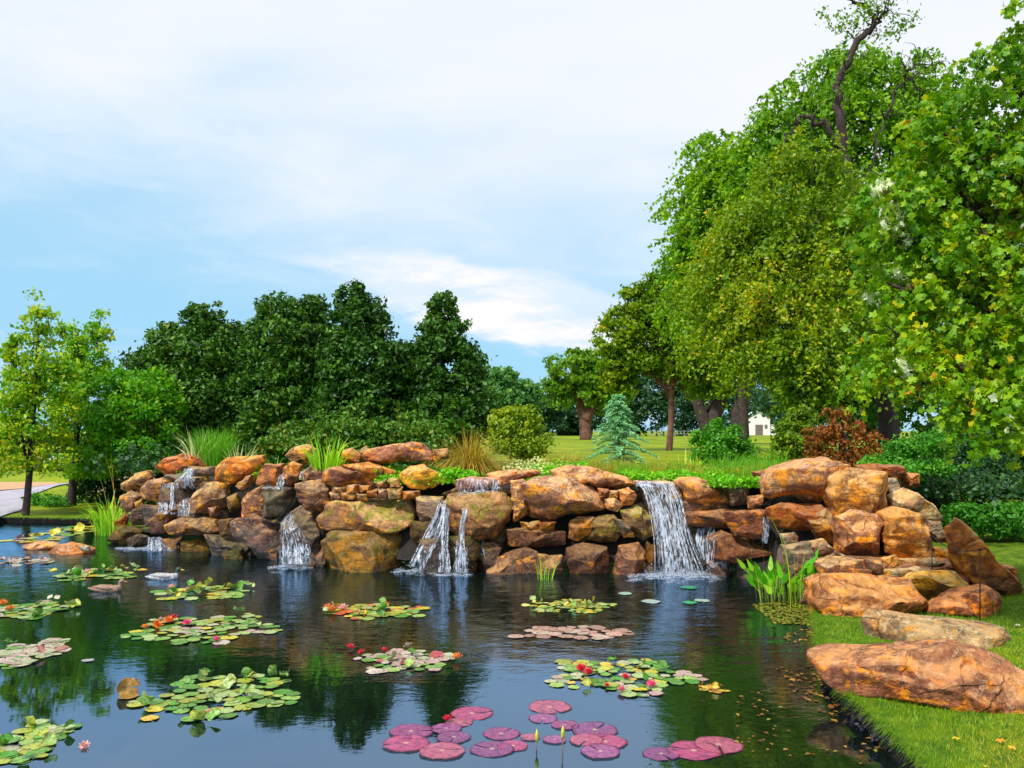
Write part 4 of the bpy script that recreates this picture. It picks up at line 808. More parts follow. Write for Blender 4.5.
# ---- shrubs of the garden
tree('round_shrub', 'rounded yellow-green shrub on the garden behind the middle waterfall', [(517, 425, 22, 18, 22), (505, 440, 20, 18, 22), (532, 440, 18, 18, 22), (518, 448, 28, 12, 22), (500, 418, 10, 8, 22)], 9000, .10, 'yshrub', None, seed=91, cat='shrub', twig=.15, shell=.5)
tree('round_shrub', 'rounded bright green shrub on the lawn right of the slim trunk', [(722, 435, 17, 14, 21), (710, 448, 17, 14, 21), (737, 450, 18, 14, 21), (722, 455, 26, 10, 21), (697, 440, 8, 6, 21)], 9000, .09, 'shrub', None, seed=92, cat='shrub', twig=.15)
tree('green_shrub', 'loose light green shrub between the white building and the rust-red maple', [(794, 440, 18, 20, 20), (777, 456, 12, 12, 20), (810, 448, 16, 18, 20), (790, 425, 11, 10, 20), (800, 420, 12, 12, 20)], 9000, .09, 'yshrub', None, seed=93, cat='shrub', hue_bias=-.25)
tree('japanese_maple', 'small rust-red maple with layered branches behind the top boulders', [(835, 412, 13, 5, 18), (850, 425, 22, 5, 18), (822, 428, 16, 5, 18), (840, 440, 34, 5, 18), (865, 437, 16, 5, 18), (820, 450, 20, 5, 18), (855, 453, 26, 5, 18), (835, 462, 34, 5, 18), (878, 448, 12, 5, 18)], 5600, .07, 'japanese',
     [(846, 475, 18, .05), (845, 450, 18, .035), (842, 425, 18, .02), (838, 408, 18, .01)], M_BARKD, 94, twig=.10, shell=.1, spray=.22, per=16)
tree('spreading_shrub', 'feathery light green shrub spreading behind the back of the boulder pile', [(890, 462, 22, 6, 16), (915, 450, 28, 8, 16), (935, 440, 22, 7, 16), (900, 470, 28, 6, 15.6), (925, 470, 25, 8, 15.8), (870, 470, 14, 5, 15.8)], 9000, .07, 'shrub', None, seed=95, cat='shrub', twig=.2, hue_bias=.05)
tree('dark_shrub', 'tall dark shrub in the shade under the front maple', [(940, 470, 40, 35, 19), (985, 450, 45, 45, 19), (1030, 470, 40, 50, 19), (915, 500, 25, 20, 17), (960, 500, 45, 20, 18.5)], 14000, .10, 'dshrub', None, seed=96, cat='shrub')
tree('low_shrub', 'low leafy green shrub along the lawn at the right edge, beneath the tall dark shrub', [(960, 515, 22, 11, 15.6), (985, 520, 25, 14, 15.4), (1015, 520, 28, 16, 15.3), (1050, 520, 30, 16, 15.4)], 11000, .085, 'shrub', None, seed=97, cat='shrub', hue_bias=-.15)

# blue conifer: whorls of drooping sprays
def conifer():
    R = np.random.default_rng(5); Yc = 18.5; base = P(620, 468, Yc)
    root = empty('blue_conifer', (base.x, Yc, gz(base.x, Yc)), 'pale blue-green conifer with drooping feathery branches on the garden', 'tree')
    zb = gz(base.x, Yc); top = P(617, 393, Yc); Ht = top.z - zb
    mb = MB(); mb.tube([(base.x, Yc, zb - .1), (base.x - .03, Yc, zb + Ht * .5), (top.x, Yc, top.z)], [.05, .03, .008], 7); 
    Cs, Os, St = [], [], []
    for i in range(80):
        f = (i / 80) ** .8; z = zb + .12 + f * (Ht - .15); a = i * 2.4; ln = (1 - f) ** .8 * .66 + .08; ln *= R.uniform(.6, 1.35)
        if math.cos(a) > 0 and f < .4: ln *= 1.15
        k = int(22 * ln) + 8; s = np.linspace(.1, 1, k)
        x = base.x + (top.x - base.x) * f + np.cos(a) * ln * s; y = Yc + np.sin(a) * ln * s; zz = z + .18 * ln * s - .38 * ln * s ** 2.2
        mb.tube([(x[j], y[j], zz[j]) for j in (0, k // 2, k - 1)], [.010, .007, .003], 4)
        p = np.c_[x, y, zz]; d = unit(np.array([np.cos(a), np.sin(a), -.15])); side = np.array([-np.sin(a), np.cos(a), 0])
        for sg in (-1, 1):
            for m in range(4):
                q = p + side * sg * (m + .5) * .022 * (1.25 - s)[:, None] * 1.2 + R.normal(size=p.shape) * .014; Cs.append(q); St.append(np.tile(d + side * sg * .8, (k, 1))); Os.append(np.tile((0, 0, 1.0), (k, 1)))
    Cs = np.vstack(Cs); mb.build('trunk', M_BARK, root)
    leaf_mesh('needles', Cs, np.vstack(Os), .065, R.random(len(Cs)), LM['blue'], root, .25, stretch=np.vstack(St), R=R)
conifer()

# ------------------------------------------------------------------ blades: grasses, irises, reeds
def blades(name, label, px, py, Y, h, n, spread, width, mat, seed=1, cat='plant', group=None, lean=.35, rad=.12, z0=None, segs=5, hvar=.35, bend=.5, hue=None, parent=None, tag_it=True, yoff=0):
    R = np.random.default_rng(seed); c = P(px, py, Y); zb = gz(c.x, Y) - .02 if z0 is None else z0
    V = []; Fc = []; hu = []; b0 = 0
    for i in range(n):
        a = R.uniform(0, 2 * math.pi); r = rad * R.random() ** .5; x0 = c.x + math.cos(a) * r; y0 = Y + math.sin(a) * r * .7
        a2 = a + R.normal() * .5; ln = h * R.uniform(1 - hvar, 1.08); tilt = spread * (R.random() ** .8)
        wv = width * R.uniform(.6, 1.2); sd = Vector((math.cos(a2 + 1.57 + R.normal() * .6), math.sin(a2 + 1.57), 0)); hh = R.random() if hue is None else hue
        for s in range(segs + 1):
            f = s / segs; ang = tilt * (lean + bend * f * f * 2)
            out = math.sin(min(ang, 1.5)) * ln * f; up_ = math.cos(min(ang, 1.45)) * ln * f
            w_ = wv * (1 - f ** 2.2) * (.6 + .8 * min(f * 3, 1)) / 1.4 + .0008
            p = Vector((x0 + math.cos(a2) * out, y0 + math.sin(a2) * out, zb + up_)); V += [tuple(p - sd * w_), tuple(p + sd * w_)]
            if s < segs: Fc.append((b0 + 2 * s, b0 + 2 * s + 1, b0 + 2 * s + 3, b0 + 2 * s + 2)); hu.append(hh)
        b0 += 2 * (segs + 1)
    o = mesh_obj(name, V, np.array(Fc), LM[mat], parent, origin=None if parent else (c.x, Y, zb), smooth=False, attr=hu)
    if tag_it: tag(o, label, cat, group)
    return o
blades('iris_clump', 'clump of tall yellow-green sword leaves on the wall top before the pale tan boulder', 327, 470, 14.9, .88, 64, .70, .021, 'iris', 1, z0=1.30, rad=.22)
blades('fine_grass', 'dense dome of fine bright green blades between two cream-striped grasses', 213, 460, 17.0, .95, 560, .45, .006, 'fine', 2, z0=1.32, rad=.30)
blades('striped_grass', 'cream-striped grass tuft left of the dense green dome of fine blades', 197, 462, 16.9, .95, 34, .55, .017, 'cream', 3, z0=1.30, rad=.16)
blades('striped_grass', 'cream-striped grass tuft right of the dense green dome of fine blades', 239, 462, 16.8, .72, 34, .85, .016, 'cream', 4, z0=1.30, rad=.18)
blades('small_iris', 'small low tuft of green blades between the bright orange wedge and the pale tan boulder', 274, 468, 15.9, .50, 40, .95, .016, 'fine', 5, z0=1.30, rad=.14)
blades('ornamental_grass', 'fountain of fine straw-tipped grass behind the wall left of the rounded yellow-green shrub', 470, 470, 16.5, .95, 1100, 1.45, .005, 'straw', 6, z0=1.3, rad=.20, bend=.75)
blades('ornamental_grass', 'small brownish fountain grass in front of the blue conifer', 603, 474, 15.3, .42, 320, 1.0, .0035, 'straw', 7, z0=1.3, rad=.14)
blades('ornamental_grass', 'wispy green grass tuft below the rounded bright green shrub', 727, 474, 17.5, .50, 380, 1.0, .0045, 'fine', 8, z0=1.3, rad=.3)
blades('ornamental_grass', 'wispy olive grass tuft left of the blue conifer', 565, 465, 19.0, .52, 300, .9, .005, 'straw', 9, z0=1.3, rad=.35)
blades('ornamental_grass', 'light green grass clump at the foot of the loose light green shrub', 765, 466, 18.5, .50, 420, .9, .005, 'fine', 10, z0=1.3, rad=.4)
blades('sword_plant', 'pale broad-bladed plant left of the rounded bright green shrub', 695, 474, 17.0, .50, 18, 1.1, .022, 'iris', 11, z0=1.3, rad=.12)
blades('canna_plant', 'two yellow upright spikes rising behind the pale broad-bladed plant', 681, 462, 18.5, .55, 8, .25, .03, 'iris', 12, z0=1.3, rad=.3, hue=.95)
blades('bank_iris', 'bright green iris clump with yellow tips at the left foot of the wall', 112, 528, 18.6, .90, 120, .8, .024, 'iris', 13, z0=.0, rad=.36, hvar=.55)
blades('reed', 'few tall thin brown stalks above the irises at the left foot of the wall', 116, 530, 18.3, 1.65, 5, .22, .008, 'straw', 14, z0=0, rad=.2, hvar=.2)
blades('reed', 'small tuft of thin yellow-green reeds in front of the squarish rust-and-olive rock', 545, 576, 13.0, .48, 16, .3, .008, 'iris', 15, z0=-.1, rad=.10, hvar=.5)
blades('reed', 'two long bent yellow stalks rising above the broad-leaved water plants', 797, 602, 10.9, 1.20, 4, .35, .006, 'iris', 16, z0=-.05, rad=.14, hvar=.2, hue=.9)
blades('grass_stalk', 'thin seed-headed stalks leaning left from the broad-leaved water plants', 768, 600, 10.8, .95, 6, .75, .003, 'straw', 17, z0=-.05, rad=.12, hvar=.3)

def pickerel():
    R = np.random.default_rng(9); root = empty('water_plant', (WP(785, 600).x, WP(785, 600).y, 0), 'clump of broad bright green arrow-shaped leaves on upright stalks in the water by the pile', 'plant')
    V = []; Fc = []; hu = []; mb = MB(); c0 = WP(786, 601)
    for i in range(105):
        x0 = c0.x + R.uniform(-.30, .34); y0 = c0.y + R.uniform(-.25, .3); h = R.uniform(.10, .40)
        if x0 > c0.x + .1: h *= 1.25
        a = math.atan2(.3 * R.normal(), (x0 - c0.x) + R.normal() * .15); lean = R.uniform(.05, .30) * (1.3 if x0 < c0.x - .15 else .7)
        tip = Vector((x0 + math.cos(a) * lean * h * 1.6, y0 + math.sin(a) * lean * .5, h)); mb.tube([(x0, y0, -.1), (x0 + (tip.x - x0) * .35, y0, h * .55), tip], [.006, .005, .003], 5)
        L = R.uniform(.14, .22); W_ = L * .19; d = Vector((math.cos(a) * .5 * (1 + lean), math.sin(a) * .4 - .15, R.uniform(.4, .95))).normalized(); s = d.cross(Vector((0, -1, .3)) + Vector(R.normal(size=3)) * .35).normalized(); nn = d.cross(s)
        b = len(V)
        prof = [(-.18, .0), (-.05, .75), (.15, 1.0), (.4, .85), (.7, .5), (1.0, .0)]
        for f, w_ in prof:
            cpt = tip + d * L * f + nn * (-.10 * L * f * f)
            V += [tuple(cpt - s * W_ * w_ + nn * .12 * W_ * w_), tuple(cpt), tuple(cpt + s * W_ * w_ + nn * .12 * W_ * w_)]
        hh = R.random()
        for k in range(len(prof) - 1):
            q = b + 3 * k; Fc += [(q, q + 1, q + 4, q + 3), (q + 1, q + 2, q + 5, q + 4)]; hu += [hh, hh]
    mb.build('stalks', plain('green_stalk', (.16, .26, .02), .6), root)
    mesh_obj('leaves', V, np.array(Fc), LM['pick'], root, smooth=True, attr=hu)
pickerel()

# ground cover on the wall top (stuff)
def cover(name, label, px0, px1, py, Y, n, mat, hz=.10, dy=.5, size=.06, seed=3, z=1.33):
    R = np.random.default_rng(seed); k = n // 12
    x = P(px0, py, Y).x + (P(px1, py, Y).x - P(px0, py, Y).x) * R.random(k); y = Y + R.normal(size=k) * dy * .5; base = np.c_[x, y, np.full(k, z)]
    lump = (fbm(base * (2.2, 2.2, 0), seed, 2) * .5 + .6)
    q = np.repeat(base, 12, 0) + R.normal(size=(k * 12, 3)) * (.05, .05, .0); q[:, 2] += np.repeat(lump, 12) * hz * 2 * R.random(k * 12)
    o = leaf_mesh(name, q, np.tile((0, -.2, 1.0), (len(q), 1)), size, R.random(len(q)), LM[mat], None, .8, up=.6, R=R, origin=(float(x.mean()), Y, z))
    tag(o, label, None, None, 'stuff')
for i, a in enumerate([(380, 470, 467, 14.8, 6000, .16, .55), (430, 474, 474, 14.9, 4500, .12, .4), (530, 585, 466, 15.8, 7000, .20, .5), (622, 700, 474, 15.0, 5000, .12, .5), (712, 768, 478, 13.75, 5000, .15, .35), (262, 345, 474, 16.0, 4500, .10, .4), (190, 265, 466, 17.2, 4000, .08, .4)]):
    cover('ground_cover', 'bright green leafy ground cover spilling over the wall top', a[0], a[1], a[2], a[3], a[4], 'cover', a[5], a[6], .055, 30 + i)
cover('meadow_plants', 'mixed olive and yellow garden plants between wall and lawn', 480, 800, 462, 17.2, 22000, 'yshrub', .12, 1.2, .06, 50)
cover('meadow_plants', 'mixed green garden plants between wall and lawn', 500, 800, 462, 17.0, 14000, 'shrub', .12, 1.2, .06, 51)
def meadow(name, label, px0, px1, y0, y1, n, h, mat, seed, w_=.006):
    R = np.random.default_rng(seed); k = n // 22; yy = R.uniform(y0, y1, k); xx = (R.uniform(px0, px1, k) - CX) / F * yy; hs = h * R.uniform(.35, 1.3, k) * (1 + .9 * fbm(np.c_[xx, yy, yy * 0] * 1.1, seed, 2)); X = np.repeat(xx, 22); Y_ = np.repeat(yy, 22); Hh = np.repeat(hs, 22) * R.uniform(.5, 1, k * 22); m = len(X)
    a = R.uniform(0, 6.28, m); X = X + np.cos(a) * .05; Y_ = Y_ + np.sin(a) * .05; ln = R.uniform(.05, .45, m) * Hh; z = ground_z(np.c_[X, Y_]); c_, s_ = np.cos(a), np.sin(a)
    zm = z + Hh * .65; zt = z + Hh; cx, sx = c_ * ln, s_ * ln
    V = np.stack([np.c_[X - s_ * w_, Y_ + c_ * w_, z], np.c_[X + s_ * w_, Y_ - c_ * w_, z], np.c_[X + cx * .35 - s_ * w_ * .8, Y_ + sx * .35 + c_ * w_ * .8, zm], np.c_[X + cx * .35 + s_ * w_ * .8, Y_ + sx * .35 - c_ * w_ * .8, zm], np.c_[X + cx - s_ * w_ * .15, Y_ + sx, zt], np.c_[X + cx + s_ * w_ * .15, Y_ + sx, zt]], 1).reshape(-1, 3)
    i6 = np.arange(m)[:, None] * 6; Fq = np.concatenate([i6 + (0, 1, 3, 2), i6 + (2, 3, 5, 4)], 1).reshape(-1, 4)
    o = mesh_obj(name, V, Fq, LM[mat], None, (0, 17, 1.3), smooth=False, attr=np.repeat(np.clip(np.repeat(R.random(k), 22) * .7 + R.random(m) * .3, 0, 1), 2)); tag(o, label, None, None, 'stuff')
meadow('meadow_grass', 'loose yellow-green grasses of the garden behind the wall', 535, 800, 15.0, 17.5, 26000, .24, 'yg', 61, .0035)
meadow('meadow_grass', 'loose fine green grasses of the garden behind the wall', 600, 800, 14.8, 17.5, 20000, .20, 'fine', 62, .0035)
meadow('meadow_grass', 'straw-coloured seed heads among the garden grasses', 540, 700, 15.2, 17.5, 4500, .30, 'straw', 63, .0025)
cover('wildflowers', 'cream and yellow wildflowers among the ground cover behind the big pale boulder', 505, 565, 452, 16.0, 1100, 'cream', .24, 1.0, .045, 52)
cover('understory', 'dark low growth under the wood behind the boulder pile', 850, 1100, 470, 18.5, 14000, 'dshrub', .35, 3.0, .10, 53, z=1.0)
cover('undergrowth', 'dark low growth behind the left part of the wall', 150, 480, 450, 24, 16000, 'dshrub', .45, 4.0, .12, 54, z=1.2)

# lawn blades on the near right bank
def lawn_blades():
    R = np.random.default_rng(77); n = 150000
    x = R.uniform(2.6, 7.5, n); y = R.uniform(4.5, 15, n); keep = R.random(n) < np.clip((7.2 / y) ** 1.6, 0, 1)
    x, y = x[keep], y[keep]; xy = np.c_[x, y]; d, ins = seg_dist(xy, POND); dg, ig = seg_dist(xy, GARDEN); k = ((~ins) | (d < .035)) & (~ig)
    xy = xy[k]; n = len(xy); z = ground_z(xy); h = R.uniform(.015, .045, n) * (1 + .5 * fbm(np.c_[xy * 1.3, np.zeros(n)], 5, 2)); a = R.uniform(0, 6.28, n); w_ = .0028 * (xy[:, 1] / 6)
    dx, dy = np.cos(a) * w_, np.sin(a) * w_; lx, ly = R.normal(size=n) * .018, R.normal(size=n) * .018
    V = np.stack([np.c_[xy[:, 0] - dx, xy[:, 1] - dy, z - .003], np.c_[xy[:, 0] + dx, xy[:, 1] + dy, z - .003], np.c_[xy[:, 0] + lx, xy[:, 1] + ly, z + h]], 1).reshape(-1, 3)
    hue = np.clip(.45 + .45 * fbm(np.c_[xy * .9, np.zeros(n)], 8, 3) * 1.5 + R.normal(size=n) * .2, 0, 1)
    m = leaf_mat('grass_blades', [(0, (.04, .13, .002)), (.5, (.13, .24, .003)), (.85, (.24, .28, .006)), (1, (.34, .24, .02))], .3)
    o = mesh_obj('grass', V, np.arange(n * 3).reshape(-1, 3), m, None, (4, 8, .2), smooth=False, attr=hue); tag(o, 'short lawn grass on the right bank', None, None, 'stuff')
lawn_blades()

def edge_fringe():
    R = np.random.default_rng(31); pts = []
    for i in range(len(POND)):
        a = np.array(POND[i]); b = np.array(POND[(i + 1) % len(POND)]); mid = (a + b) / 2
        if not ((mid[0] > 2.4 and 3 < mid[1] < 10.6) or (mid[1] > 19.8 and mid[0] < -8.8 and mid[0] > -17)): continue
        L = np.linalg.norm(b - a); n = int(L * (900 if mid[1] < 12 else 420)); t = R.random(n); nr = np.array([(b - a)[1], -(b - a)[0]]) / L
        p = a + (b - a) * t[:, None]; pts.append(np.c_[p + nr * R.uniform(-.01, .05, n)[:, None], np.tile(-nr, (n, 1))])
    q = np.vstack(pts); n = len(q); z = ground_z(q[:, :2]); keep = vnoise(np.c_[q[:, :2] * 1.7, z], 4) + R.normal(size=n) * .5 > -.1; q = q[keep]; z = z[keep]; n = len(q)
    h = R.uniform(.03, .10, n) * (1 + .5 * vnoise(np.c_[q[:, :2] * 3, z], 6)) * R.uniform(.4, 1.3, n); o_ = q[:, 2:] ; w_ = .0018 * np.maximum(1, q[:, 1] / 8); tx = np.c_[-o_[:, 1], o_[:, 0]] * w_[:, None]; out = R.uniform(.02, .09, n); j = R.normal(size=(n, 2)) * .03
    mid = q[:, :2] + o_ * out[:, None] * .6 + j; tip = q[:, :2] + o_ * out[:, None] + j * 1.5; zt = z + h * .5 - out * .7
    V = np.stack([np.c_[q[:, :2] - tx, z - .01], np.c_[q[:, :2] + tx, z - .01], np.c_[mid - tx * .8, z + h * .5], np.c_[mid + tx * .8, z + h * .5], np.c_[tip - tx * .15, zt], np.c_[tip + tx * .15, zt]], 1).reshape(-1, 3)
    i6 = np.arange(n)[:, None] * 6; Fq = np.concatenate([i6 + (0, 1, 3, 2), i6 + (2, 3, 5, 4)], 1).reshape(-1, 4)
    o = mesh_obj('edge_grass', V, Fq, LM['yg'], None, (3, 8, .1), smooth=False, attr=np.repeat(R.random(n) * .7, 2)); tag(o, 'longer grass hanging over the pond edge', None, None, 'stuff')
edge_fringe()
# ------------------------------------------------------------------ waterfalls (draped over the rocks by ray casting onto them)
from mathutils.bvhtree import BVHTree
def rock_bvh():
    V, Fc, b = [], [], 0
    for o in scene.objects:
        if o.type == 'MESH' and o.get('category') == 'rock':
            me = o.data; a = np.zeros(len(me.vertices) * 3, dtype=np.float32); me.vertices.foreach_get('co', a); a = a.reshape(-1, 3) + np.array(o.location)
            q = np.zeros(len(me.polygons) * 3, dtype=np.int32); me.polygons.foreach_get('vertices', q); V.append(a); Fc.append(q.reshape(-1, 3) + b); b += len(a)
    return BVHTree.FromPolygons([tuple(map(float, v)) for v in np.vstack(V)], [tuple(map(int, f)) for f in np.vstack(Fc)])
BVH = rock_bvh(); CAMP = Vector((0, 0, EYE))
def hitY(px, py, default):
    d = (P(px, py, 10) - CAMP).normalized(); h = BVH.ray_cast(CAMP, d, 40)
    return h[0].y if h[0] is not None else default
def water_white(name, a0, a1, col=(.80, .86, .96), st=(1, 1, .45), sc=26, lo=.38, hi=.62):
    m, t, out = new_mat(name); tc = t.add('ShaderNodeTexCoord').outputs['Object']
    b = t.add('ShaderNodeBsdfPrincipled', ins={'Base Color': (*col, 1), 'Roughness': .25, 'Specular IOR Level': .6})
    tl = t.add('ShaderNodeBsdfTranslucent', ins={'Color': (*col, 1)}); m1 = t.add('ShaderNodeMixShader', ins={0: .4}); t.l.new(b.outputs[0], m1.inputs[1]); t.l.new(tl.outputs[0], m1.inputs[2])
    tr = t.add('ShaderNodeBsdfTransparent'); n = t.noise(t.vmath('MULTIPLY', tc, st), sc, 4, .62, .6)
    mx = t.add('ShaderNodeMixShader'); t.set(mx, 0, t.ramp(n, lo, hi, a0, a1)); t.l.new(tr.outputs[0], mx.inputs[1]); t.l.new(m1.outputs[0], mx.inputs[2])
    t.l.new(mx.outputs[0], out.inputs[0]); return m
M_FALL = water_white('falling_water', .12, .95); M_FILM = water_white('thin_water_film', .03, .88, (.76, .82, .95), (1, 1, .26), 20, .48, .64); M_FOAM = water_white('foam', .0, .8, (.80, .86, .96), (1, 1, 1), 45, .45, .62)
def waterfall(label, reg, parts_, foam, seed, lift0=.015, spray=None):
    R = np.random.default_rng(seed); ox, oy, sc = ZO[reg]; mb = MB(); fb = MB(); first = None
    for (Lp, Rp, n, wd) in parts_:
        A = np.array(Lp, float) / sc + (ox, oy); B = np.array(Rp, float) / sc + (ox, oy); k = 26
        la = spline([tuple(q) for q in A], k); lb = spline([tuple(q) for q in B], k)
        def drape(path, lift):
            ys = []; prev = None
            for x, y in path:
                h = hitY(x, y, prev if prev is not None else wallY(x)) - lift
                if prev is not None and h > prev: h = prev + min(h - prev, .004)
                ys.append(h); prev = h
            ys = np.array(ys); return np.convolve(np.pad(ys, 2, mode='edge'), np.ones(5) / 5, 'valid')
        if n >= 6:       # a thin continuous film under the strands
            nu = 15; G_ = []
            for i in range(nu):
                u = i / (nu - 1); pth = la * (1 - u) + lb * u + np.c_[np.cumsum(R.normal(size=k)) * .25, np.zeros(k)] * (0 if n < 6 else 1); yy = drape(pth, lift0 + .03 * R.random()); G_.append([P(x, y, Y) for (x, y), Y in zip(pth, yy)])
            fb.raw([p for g in G_ for p in g], [(i * k + j, (i + 1) * k + j, (i + 1) * k + j + 1, i * k + j + 1) for i in range(nu - 1) for j in range(k - 1)])
        for i in range(n):
            u = R.random(); u2 = np.clip(u + R.normal() * .07, 0, 1); uu = np.linspace(u, u2, k)[:, None]
            pth = la * (1 - uu) + lb * uu; j0 = 0 if R.random() < .5 else int(R.integers(0, k * .6)); j1 = k if R.random() < .6 else int(min(k, j0 + R.integers(6, 18)))
            wig = np.cumsum(R.normal(size=k)) * .30; pth = pth + np.c_[wig - wig[0], np.zeros(k)]
            yy = drape(pth, lift0 + .015 + .03 * R.random()); w_ = wd * R.uniform(.4, 1.25); pv = []
            for j in range(j0, j1):
                p = P(pth[j, 0], pth[j, 1], yy[j]); ww = w_ * (.55 + .7 * R.random()) * .5 / F * yy[j] * (1.0 if 1 < j - j0 < j1 - j0 - 2 else .3)
                pv += [p + Vector((-ww, 0, 0)), p + Vector((0, -ww * .8, 0)), p + Vector((ww, 0, 0))]
            m = len(pv) // 3
            if m > 2: mb.raw(pv, [(3 * a + q, 3 * a + q + 1, 3 * a + q + 4, 3 * a + q + 3) for a in range(m - 1) for q in (0, 1)])
            if first is None and pv: first = pv[-1]
            if j1 == k and R.random() < .8:      # droplets off the end
                for _ in range(2):
                    c = pv[-1] + Vector((R.normal() * .05, -abs(R.normal()) * .06, R.random() * .10)); r = R.uniform(.003, .008)
                    mb.raw([c + Vector(v) * r for v in ((1, 0, 0), (-1, 0, 0), (0, 1, 0), (0, -1, 0), (0, 0, 1), (0, 0, -1))], [(0, 2, 4), (2, 1, 4), (1, 3, 4), (3, 0, 4), (2, 0, 5), (1, 2, 5), (3, 1, 5), (0, 3, 5)])
    root = empty('waterfall', (first.x, first.y, 0), label, 'waterfall', 'waterfalls of the rock wall')
    if fb.v: fb.build('water_film', M_FILM, root)
    mb.build('water_strand', M_FALL, root)
    if spray:      # droplets thrown up where the water lands
        sb = MB()
        for _ in range(spray[0]):
            q = WP(R.uniform(spray[1], spray[2]), spray[3], 0); c = Vector((q.x, q.y + R.normal() * .12, abs(R.normal()) * .07 + .005)); r = R.uniform(.0025, .006)
            sb.raw([c + Vector(v) * r for v in ((1, 0, 0), (-1, 0, 0), (0, 1, 0), (0, -1, 0), (0, 0, 1), (0, 0, -1))], [(0, 2, 4), (2, 1, 4), (1, 3, 4), (3, 0, 4), (2, 0, 5), (1, 2, 5), (3, 1, 5), (0, 3, 5)])
        o = sb.build('spray', M_FALL, root); o['kind'] = 'stuff'
    if foam:
        f_ = MB()
        for (x0, x1, y, dpx) in foam:
            for i in range(int((x1 - x0) * 2.2)):
                q = WP(R.uniform(x0, x1), y + R.normal() * dpx * .5, 0); r = R.uniform(.015, .06); a0 = R.uniform(0, 6.28); zz = .006 + .0005 * R.random()
                ring = [q + Vector((math.cos(a) * r * R.uniform(.7, 1.4) * 1.5, math.sin(a) * r, zz)) for a in np.linspace(a0, a0 + 5.4, 7)]
                f_.raw([q + Vector((0, 0, zz + R.uniform(.002, .010)))] + ring, [(0, j, j + 1) for j in range(1, 7)] + [(0, 7, 1)])
        f_.build('foam', M_FOAM, root)
waterfall('leftmost cascade, water spreading over two ledges near the left end of the wall', 'A', [
    ([(333, 190), (328, 215), (290, 243)], [(360, 190), (365, 215), (366, 243)], 26, 1.6), ([(240, 252), (238, 268)], [(366, 240), (366, 270)], 18, 1.5),
    ([(276, 262), (280, 300), (284, 372)], [(292, 262), (292, 300), (290, 372)], 6, 1.6), ([(228, 325), (232, 350), (236, 368)], [(268, 325), (270, 350), (264, 372)], 9, 1.3),
    ([(308, 325), (310, 350), (312, 378)], [(350, 300), (352, 350), (348, 378)], 9, 1.2), ([(188, 462), (186, 480), (180, 515)], [(240, 460), (252, 485), (268, 518)], 20, 1.4)], [(145, 172, 548.5, 3), (118, 146, 549, 2)], 1)
waterfall('second cascade, a thin trickle off the top stones spreading over a black mound', 'A', [
    ([(704, 214), (702, 240), (700, 264)], [(719, 214), (718, 240), (716, 262)], 8, 1.5), ([(640, 262), (636, 272)], [(720, 262), (740, 274)], 8, 1.2), ([(788, 200), (786, 225)], [(812, 200), (808, 238)], 5, 1.4),
    ([(742, 370), (715, 400), (705, 450), (706, 500), (708, 566)], [(760, 365), (765, 400), (790, 440), (822, 500), (826, 568)], 9, .8), ([(708, 492), (706, 530), (708, 568)], [(826, 500), (828, 540), (826, 570)], 14, 1.0)], [(270, 310, 567, 3)], 2, .015, (220, 278, 310, 567))
waterfall('middle waterfall, split into a slanting left strand and thinner right strands over a brown boulder', 'B', [
    ([(582, 228), (578, 260), (578, 298)], [(748, 234), (752, 260), (758, 285)], 14, 1.1), ([(508, 318), (470, 420), (392, 575)], [(535, 318), (520, 430), (440, 590)], 20, 1.2),
    ([(528, 345), (512, 480), (508, 600)], [(552, 345), (545, 480), (552, 602)], 9, 1.2), ([(600, 350), (585, 440), (572, 600)], [(622, 350), (610, 440), (608, 602)], 9, 1.1), ([(560, 500), (560, 602)], [(620, 500), (618, 602)], 8, 1.0), ([(672, 470), (672, 540)], [(690, 470), (690, 530)], 3, .9)],
    [(395, 425, 571, 3), (432, 470, 574, 3), ], 3, .015, (350, 400, 470, 574))
waterfall('largest waterfall, a broad white curtain right of the wall centre', 'C', [
    ([(462, 240), (500, 310), (525, 440), (532, 612)], [(602, 246), (640, 330), (668, 450), (728, 606)], 40, 1.2), ([(462, 240), (470, 262)], [(600, 244), (606, 268)], 40, 1.3),
    ([(505, 300), (535, 400), (548, 612)], [(590, 300), (630, 420), (690, 610)], 15, 1.4)], [(628, 716, 576.5, 5), (636, 705, 574, 3), (715, 745, 574, 3)], 4, .14, (900, 645, 712, 576))
waterfall('thin parallel trickles over the dark ledge just right of the largest waterfall', 'C', [([(698, 424), (694, 470), (716, 560)], [(766, 424), (762, 480), (748, 566)], 13, 1.3), ([(745, 560), (742, 582)], [(800, 556), (820, 585)], 8, 1.0)], [(712, 735, 573, 2)], 5)
waterfall('faint trickle in the shaded corner above the broad-leaved water plants', 'D', [([(84, 350), (86, 400), (84, 440)], [(104, 350), (102, 400), (98, 445)], 6, 1.2)], None, 6)

